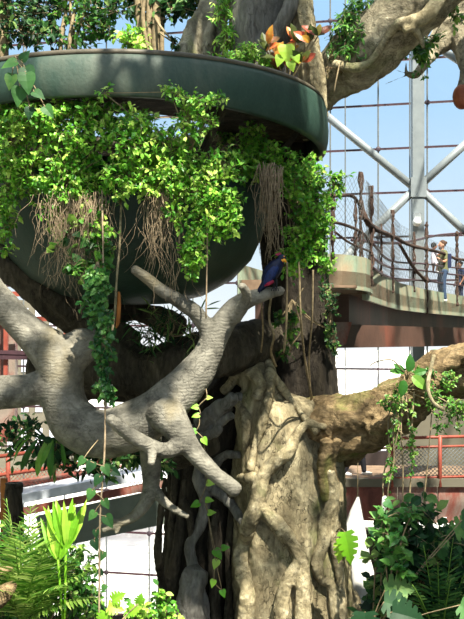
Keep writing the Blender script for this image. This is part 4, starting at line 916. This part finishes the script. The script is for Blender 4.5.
for k, (lb, pts, r) in enumerate([('short knotted vine hanging directly right of the bird', [(287, 262, 10.5), (287, 290, 10.5), (286, 330, 10.6), (284, 352, 10.7)], .012),
    ('crooked pair of vine stems hanging just below the bird', [(272, 290, 10.8), (269, 318, 11), (274, 335, 11), (271, 352, 11.3), (276, 366, 11.6)], .013),
    ('thin stem dropping left of the crooked pair below the bird', [(261, 300, 10.9), (263, 330, 11.2), (261, 352, 11.5)], .01),
    ('vine leaning right in the dark recess of the trunk', [(299, 262, 10.9), (301, 320, 11), (305, 360, 11.5), (312, 398, 12)], .012),
    ('long vine dropping at the right side of the dark recess', [(313, 270, 11), (312, 320, 11.2), (309, 360, 11.6), (311, 400, 12)], .011),
    ('looping vine over the dark recess between bird and platform', [(303, 288, 11.2), (296, 305, 11.2), (301, 330, 11.3), (292, 345, 11.4), (290, 352, 11.5)], .008),
    ('vine stem hanging below the right bough nearest the trunk', [(391, 402, 11.2), (388, 425, 11.25), (389, 450, 11.1), (383, 480, 11), (384, 520, 10.9), (376, 560, 10.8), (372, 640, 10.7)], .008),
    ('second vine stem hanging below the right bough', [(396, 400, 11.15), (393, 430, 11.1), (394, 460, 10.95), (388, 490, 10.9), (389, 520, 10.9), (382, 560, 10.8), (380, 650, 10.8)], .008),
    ('straight thin vine hanging from the right bough toward the rubber plant', [(403, 395, 11.1), (401, 430, 11.1), (403, 470, 11), (402, 540, 10.9), (400, 650, 10.8)], .009),
    ('beaded mossy vine hanging over the red railing', [(414, 392, 11.05), (412, 430, 11), (413, 460, 11), (410, 490, 11), (409, 560, 10.9), (409, 650, 10.8)], .009),
    ('thin vine slanting across the right railing', [(432, 410, 11), (428, 460, 11), (424, 500, 11)], .007),
    ('slim pale vine hanging from the golden moss on the upper right bough', [(340, 62, 11.6), (337, 76, 11.5), (334, 92, 11.5)], .008)]):
    vine(lb, pts, r)
vine('grey dry stem snaking over the right bough under the girder', [(434, 355, 10.9), (430, 372, 10.9), (428, 388, 10.85), (433, 402, 10.85), (444, 410, 10.9)], .022, 'bark_root')
vine('slack dead twig reaching out from the broad leaf plant', [(404, 372, 11), (392, 360, 10.9), (376, 362, 10.8), (370, 366, 10.8)], .007)
m = MB(); m.tube([P(383, 516, 10.9), P(384, 506, 10.9), P(385, 497, 10.9)], .03, 8, 1); m.build('vine_tag', M['white_pipe'], label='small pale tube hung on a vine over the rusty panels', cat='tube')
pd = MB(); pd.tube([P(119, 292, 9.8), P(119, 305, 9.8), P(118, 322, 9.8), P(116, 328, 9.8)], [.012, .02, .02, .006], 8, 4); pd.build('hanging_pod', M['pod'], label='slim orange brown pod hanging beneath the bowl left of centre', cat='pod')
# white cloth hung behind the trunk
cl = thing('hanging_cloth', P(358, 497, 14), 'white cloth gathered to a point and hanging right of the pale trunk', 'cloth')
m = MB(); N = 28; rows = [(497, 1, 358), (510, 5, 356), (525, 9, 354.5), (545, 13, 354), (565, 15, 356), (583, 16, 359), (590, 14, 360)]
vs = []; fs = []
for (py, r, cx) in rows:
    for k in range(N):
        a = 2*math.pi*k/N; rr = r*(1+.14*math.sin(5*a+py*.05)+.06*math.sin(9*a)); vs.append(P(cx+rr*math.cos(a), py+1.5*math.sin(3*a)*r/18, 14)+Vector((0, rr*.008*math.sin(a), 0)))
for i in range(len(rows)-1):
    for k in range(N): fs.append((i*N+k, i*N+(k+1) % N, (i+1)*N+(k+1) % N, (i+1)*N+k))
m.add(vs, fs); m.build('drape', M['white_cloth'], cl)
m = MB(); rows = [(586, 14, 357), (600, 13, 356), (625, 13, 356)]; vs = []; fs = []
for (py, r, cx) in rows:
    for k in range(N):
        a = 2*math.pi*k/N; rr = r*(1+.12*math.sin(6*a+py*.1)); vs.append(P(cx+rr*math.cos(a), py, 14)+Vector((0, rr*.01*math.sin(a), 0)))
for i in range(2):
    for k in range(N): fs.append((i*N+k, i*N+(k+1) % N, (i+1)*N+(k+1) % N, (i+1)*N+k))
m.add(vs, fs); m.build('lower_drape', M['white_cloth'], cl)
MB().tube([P(358, 440, 14), P(357.5, 497, 14)], .006, 5, 1).build('cord', M['vine_stem'], cl)

# ------------------------------------------------------------------ added crown, unseen above the frame: clumps set along the sun to shade spots
cw = thing('added_crown', Vector((0, 8, 24)), 'added unseen leafy crown above the planters, placed to shade chosen spots', 'added crown')
lf = MB(); st = MB()
random.seed(5)
aims = [(P(190, 520, 12.8), .8), (P(190, 600, 12.8), .7), (P(190, 450, 12.6), .6), (P(140, 360, 12), .5), (P(450, 560, 10.5), .9), (P(410, 600, 10.5), .6), (P(420, 530, 10.5), .4), (P(380, 520, 25), 1.4),
        (P(350, 450, 12.1), .25), (P(262, 415, 12), .12), (P(322, 500, 12), .12), (P(268, 570, 12), .1), (P(80, 440, 9.9), .3), (P(90, 350, 10), .2), (P(30, 395, 10), .2), (P(150, 400, 10), .12),
        (P(240, 95, 9.9), .5), (P(290, 120, 10.4), .4), (P(180, 70, 9.7), .4), (P(400, 300, 24), .5), (P(440, 290, 28), .5), (P(370, 50, 11.6), .2), (P(255, 40, 12), .3), (P(300, 220, 11), .25), (P(100, 160, 9.9), .2)]
clear_ = [(P(*q), r_) for q, r_ in (((285, 430, 12), .45), ((262, 475, 12), .4), ((300, 470, 12), .45), ((270, 525, 12), .4), ((310, 525, 12), .4), ((255, 590, 12), .35), ((300, 590, 12), .45), ((330, 560, 12), .3), ((345, 412, 12), .35), ((375, 400, 12), .3), ((430, 372, 11.6), .4), ((60, 360, 10), .3), ((395, 15, 11.6), .4), ((350, 265, 16), .5))]
def kept(p, odd=.06):
    for q, r_ in clear_:
        v = p-q; v = v-SUN*v.dot(SUN)
        if v.length < r_: return random.random() < odd
    return True
for (tg, rad) in aims:
    c = tg-SUN*((21.3-tg.z)/(-SUN.z)+U(-.8, 1.5))
    st.tube([Vector((.5, 12.3, 17.5)), Vector((.4, 11.5, 20)), Vector((.4, 11, 21)).lerp(c, .5)+Vector((0, 0, .4)), c], [.12, .08, .035, .015], 6, 3)
    for j in range(int(75*max(.3, rad)**1.5)):
        p = c+rv()*rad*U(.2, 1)
        if not kept(p): continue
        st.tube([c.lerp(p, .3), p], .006, 3, 1)
        for i in range(6): lf.leaf('oval', p+rv()*.12, rv(), Vector((0, 0, 1))+rv()*.6, U(.16, .28), 1.2, U(0, 1))
st.build('added_limb', M['bark_dark'], cw); lf.build('foliage', M['leaf_mid'], cw, False)
# ------------------------------------------------------------------ the bird on the tip of the forked branch
def bird():
    Y = 9.95
    t = thing('turaco_bird', P(273, 287, Y), 'dark blue turaco with yellow bill and red wing edge perched on the branch tip', 'bird')
    m = MB()
    def q(px, py, dy=0): return P(px, py, Y+dy)
    m.tube([q(264.5, 284), q(267, 279), q(271, 273), q(275.5, 267), q(279.5, 262.5), q(281.5, 259.5)], [.035, .062, .082, .078, .05, .035], 20, 5)
    m.ball(q(281.8, 258.6), .044, 14, 10, (1.1, .9, 1))
    m.tube([q(267, 281), q(263, 286), q(259, 290.5)], [.045, .035, .022], 12, 3)
    b = m.build('body', M['feather'], t); fuse(b, .006, 6)
    w_ = MB(); w_.tube([q(277, 266, -.06), q(272, 273, -.075), q(267, 281, -.05), q(264, 285.5, -.03)], [.028, .05, .036, .008], 14, 4, squash=.45)
    w_.build('wing', M['feather_wing'], t)
    w_ = MB(); w_.tube([q(273, 281, -.062), q(269, 283.5, -.06), q(264.5, 286, -.04)], [.018, .02, .006], 10, 3, squash=.5)
    w_.build('primary_feathers', M['feather_red'], t, label='crimson wing edge')
    w_ = MB()
    for k in range(4): w_.leaf('long', q(263+k*.8, 286+k*.3, -.02+k*.012), q(257+k*.9, 293.5, 0)-q(263, 286), Vector((-.5, -1, .4)), .13, 1.1)
    w_.build('tail', M['feather'], t, False)
    MB().tube([q(282, 260.5, -.02), q(284.6, 260.4, -.03), q(286.4, 262.4, -.03)], [.022, .018, .004], 10, 3).build('bill', M['bill'], t)
    MB().ball(q(283.2, 256.9, -.015), .02, 10, 7, (1.1, .9, .7)).build('frontal_shield', M['bill'], t)
    c = MB()
    for k in range(6): c.leaf('long', q(281.5-k*.5, 256, 0), Vector((-.5-.2*k, -.1, 1)), Vector((0, -1, .2)), .045, 1.5)
    c.build('crest', M['feather_red'], t, False)
    MB().ball(q(282.6, 258.7, -.038), .007, 8, 6).build('eye', M['black'], t)
    for dx in (0, 2.6):
        l = MB(); l.tube([q(273.5+dx, 279, -.02), q(274+dx, 285, -.025), q(274+dx, 288.2, -.03)], [.014, .008, .007], 8, 2)
        for a in (-2.2, -.4, 1.6): l.tube([q(274+dx, 287.8, -.03), q(274+dx+a, 288.6, -.06), q(274+dx+a*1.2, 291, -.065)], .0045, 5, 2)
        l.build('leg', M['black'], t)
bird()

# ------------------------------------------------------------------ people
def hand(m, wrist, d, palm_n, s=1.0):
    d = Vector(d).normalized(); n = Vector(palm_n); n = (n-d*n.dot(d)).normalized(); x = d.cross(n)
    m.tube([wrist, wrist+d*.04*s, wrist+d*.085*s], [.026*s, .038*s, .036*s], 8, 2, squash=.55)
    for k, (o, L) in enumerate(((-.027, .062), (-.009, .072), (.009, .068), (.027, .052))):
        a = wrist+d*.08*s+x*o*s; b = a+(d*.55+n*.2)*L*s; c = b+(d*.25+n*.75)*L*.6*s
        m.tube([a, b, c], [.009*s, .0085*s, .007*s], 6, 2)
    a = wrist+d*.03*s-x*.03*s; m.tube([a, a+(d*.5-x*.8)*.035*s, a+(d*.9-x*.5+n*.4)*.06*s], [.012*s, .01*s, .008*s], 6, 2)
def person(name, label, foot, head_dir, h=1.78, pose='hold', shirt='olive', legs='denim', skin='skin', hair='hair', beard=True, back=False, face_dir=(-1, -.25, 0), stride=0.0, lean=0.0):
    """foot = ground point; the figure faces face_dir"""
    t = thing(name, foot, label, 'person'); f = Vector(face_dir).normalized(); s = Vector((0, 0, 1)).cross(f).normalized(); k = h/1.78; z = Vector((0, 0, k)); f = f*k; s = s*k
    B = Vector(foot)
    def at(a, b, c): return B+f*a+s*b+z*c
    body = MB()
    body.tube([at(0, 0, .90), at(0, 0, 1.08), at(.01, 0, 1.25), at(0, 0, 1.42), at(0, 0, 1.48)], [.15*k, .14*k, .155*k, .14*k, .07*k], 16, 3, squash=1)
    body.tube([at(0, -.17, 1.42), at(0, 0, 1.45), at(0, .17, 1.42)], [.06*k, .07*k, .06*k], 10, 2)
    body.tube([at(0, 0, 1.44), at(.02, 0, 1.56)], [.06*k, .055*k], 10, 1)
    hc = at(.03, 0, 1.66)
    body.ball(hc, .105*k, 16, 12, (.92, .85, 1.15)); body.ball(at(.05, 0, 1.60), .07*k, 12, 8, (1, .8, .9))
    body.tube([at(.115, 0, 1.68), at(.15, 0, 1.64), at(.12, 0, 1.63)], [.014*k, .02*k, .012*k], 8, 2)
    for b in (-1, 1): body.ball(at(.02, b*.095, 1.65), .022*k, 8, 6, (1, .5, 1.4))
    for b in (-1, 1):
        body.tube([at(0, b*.09, .92), at(.03+b*stride*.2, b*.1, .5), at(b*stride*.35-.02, b*.1, .09)], [.085*k, .058*k, .04*k], 12, 4)
    arms = {}
    if pose == 'hold':
        arms[-1] = [at(0, -.19, 1.41), at(.02, -.24, 1.14), at(.20, -.12, 1.12)]; arms[1] = [at(0, .19, 1.41), at(.05, .25, 1.16), at(.24, .08, 1.30)]
    else:
        arms[-1] = [at(0, -.19, 1.41), at(-.02, -.24, 1.13), at(.10, -.22, .9)]; arms[1] = [at(0, .19, 1.41), at(.0, .24, 1.13), at(.12, .22, .92)]
    for b, a in arms.items():
        body.tube(a, [.05*k, .04*k, .027*k], 10, 4)
    for b in (-1, 1):
        a = arms[b]; d = (a[2]-a[1]).normalized(); hand(body, a[2], d, s*(-b), k)
    bo_ = body.build('body', M[skin], t); fuse(bo_, .012, 3)
    # clothes over the body
    sh = MB(); sh.tube([at(0, 0, .88), at(0, 0, 1.08), at(.01, 0, 1.25), at(0, 0, 1.42), at(0, 0, 1.5)], [.17*k, .16*k, .172*k, .158*k, .08*k], 18, 3)
    sh.tube([at(0, -.18, 1.42), at(0, 0, 1.46), at(0, .18, 1.42)], [.075*k, .08*k, .075*k], 12, 2)
    for b in (-1, 1): a = arms[b]; sh.tube([a[0], a[0].lerp(a[1], .75)], [.068*k, .06*k], 12, 2)
    o = sh.build('shirt', M[shirt], t); fuse(o, .016, 3)
    tr_ = MB(); tr_.tube([at(0, 0, .84), at(0, 0, 1.0)], [.172*k, .162*k], 14, 1)
    for b in (-1, 1): tr_.tube([at(0, b*.09, .92), at(.03+b*stride*.2, b*.1, .5), at(b*stride*.35-.02, b*.1, .09)], [.105*k, .082*k, .065*k], 12, 4)
    o = tr_.build('trousers', M[legs], t); fuse(o, .016, 3)
    for b in (-1, 1):
        q = at(b*stride*.35-.02, b*.1, 0); sm = MB(); sm.tube([q+z*.05-f*.05, q+z*.06+f*.05, q+z*.035+f*.19], [.05*k, .052*k, .036*k], 12, 3, squash=.8); sm.build('shoe', M['sneaker'], t)
    hm = MB(); hm.ball(at(.0, 0, 1.70), .112*k, 14, 9, (.95, .88, .98)); hm.ball(at(-.10, 0, 1.73), .045*k, 10, 7)
    hm.build('hair', M[hair], t)
    if beard: MB().ball(at(.07, 0, 1.575), .065*k, 12, 8, (.95, .8, .8)).build('beard', M[hair], t)
    for b in (-1, 1): MB().ball(at(.118, b*.035, 1.67), .011*k, 8, 6).build('eye', M['black'], t)
    return t, at, f, s, z
zb_ = CZ+1.0
man, at, f, s, z = person('person', 'bearded person with tied hair and olive shirt holding a baby on the upper bridge', Vector((P(445.5, 0, 30.0).x, 30.4, zb_)), None, 1.86, 'hold')
strap = MB(); strap.box(at(-.16, 0, 1.2), (.16, .3, .42)); strap.build('backpack', M['navy'], man, False)
# the baby: one continuous body, clothes over it
def child(at, f, s):
    t = thing('person', at(.25, 0, 1.1), 'baby with black hair in pale lilac clothes held by the bearded person', 'person')
    m = MB(); c = lambda a, b, z_: at(.27+a, b, 1.12+z_)
    m.tube([c(0, 0, .05), c(0, 0, .2), c(-.01, 0, .34)], [.085, .09, .07], 14, 3)
    m.tube([c(-.01, 0, .34), c(0, 0, .42)], .035, 8, 1); m.ball(c(.0, 0, .50), .09, 14, 10, (.95, .92, 1.05)); m.ball(c(-.085, 0, .485), .012)
    for b in (-1, 1):
        m.tube([c(0, b*.05, .06), c(-.04, b*.12, -.06), c(-.02, b*.12, -.24)], [.055, .045, .028], 10, 3); m.tube([c(-.02, b*.12, -.24), c(-.07, b*.12, -.27)], [.026, .018], 8, 2)
        m.tube([c(0, b*.09, .32), c(-.05, b*.13, .24), c(-.14, b*.10, .26)], [.035, .028, .02], 8, 3)
        hand(m, c(-.14, b*.10, .26), c(-.2, b*.08, .27)-c(-.14, b*.10, .26), s*b, .5)
    o = m.build('body', M['skin_dark'], t); fuse(o, .01, 2)
    m = MB(); m.tube([c(0, 0, .0), c(0, 0, .2), c(-.01, 0, .36)], [.10, .105, .08], 14, 3)
    for b in (-1, 1): m.tube([c(0, b*.09, .33), c(-.05, b*.13, .25)], [.048, .04], 10, 2); m.tube([c(0, b*.05, .06), c(-.04, b*.11, -.03)], [.068, .058], 10, 2)
    o = m.build('clothes', M['lilac'], t); fuse(o, .012, 2)
    MB().ball(c(.015, 0, .525), .097, 14, 9, (.95, .95, .95)).build('hair', M['hair_black'], t)
    for b in (-1, 1): MB().ball(c(-.082, b*.03, .51), .009, 8, 6).build('eye', M['black'], t)
    for b in (-1, 1): MB().tube([c(-.0, b*.12, -.22), c(-.08, b*.12, -.265)], [.034, .03], 10, 2).build('sock', M['sneaker'], t)
child(at, f, s)
person('person', 'person in dark navy clothes at the right edge of the upper bridge', Vector((P(469, 0, 33.5).x, 34.8, zb_)), None, 1.55, 'down', 'navy', 'navy', 'skin_dark', 'hair_black', False, face_dir=(-1, -.4, 0))
person('person', 'person in dark trousers and white sneakers walking on the lower walkway behind the bough', Vector((P(355, 0, 25.6).x, 25.6, zd)), None, 1.75, 'down', 'navy', 'black', 'skin', 'hair_black', False, face_dir=(1, -.1, 0), stride=.75)
# ------------------------------------------------------------------ tidy: origins to each thing's base, unused keys off
bpy.context.view_layer.update()
for o in list(bpy.data.objects):
    if o.type == 'MESH' and o.parent is None and not o.children and len(o.data.vertices) and o.data.users == 1:
        n = len(o.data.vertices); a = np.empty(n*3, dtype=np.float32); o.data.vertices.foreach_get('co', a); a = a.reshape(-1, 3)
        b = Vector(((a[:, 0].min()+a[:, 0].max())/2, (a[:, 1].min()+a[:, 1].max())/2, a[:, 2].min()))
        b = Vector([float(x) for x in b]); o.data.transform(Matrix.Translation(-b)); o.location = o.location+b
for o in bpy.data.objects:
    if '_base' in o: del o['_base']
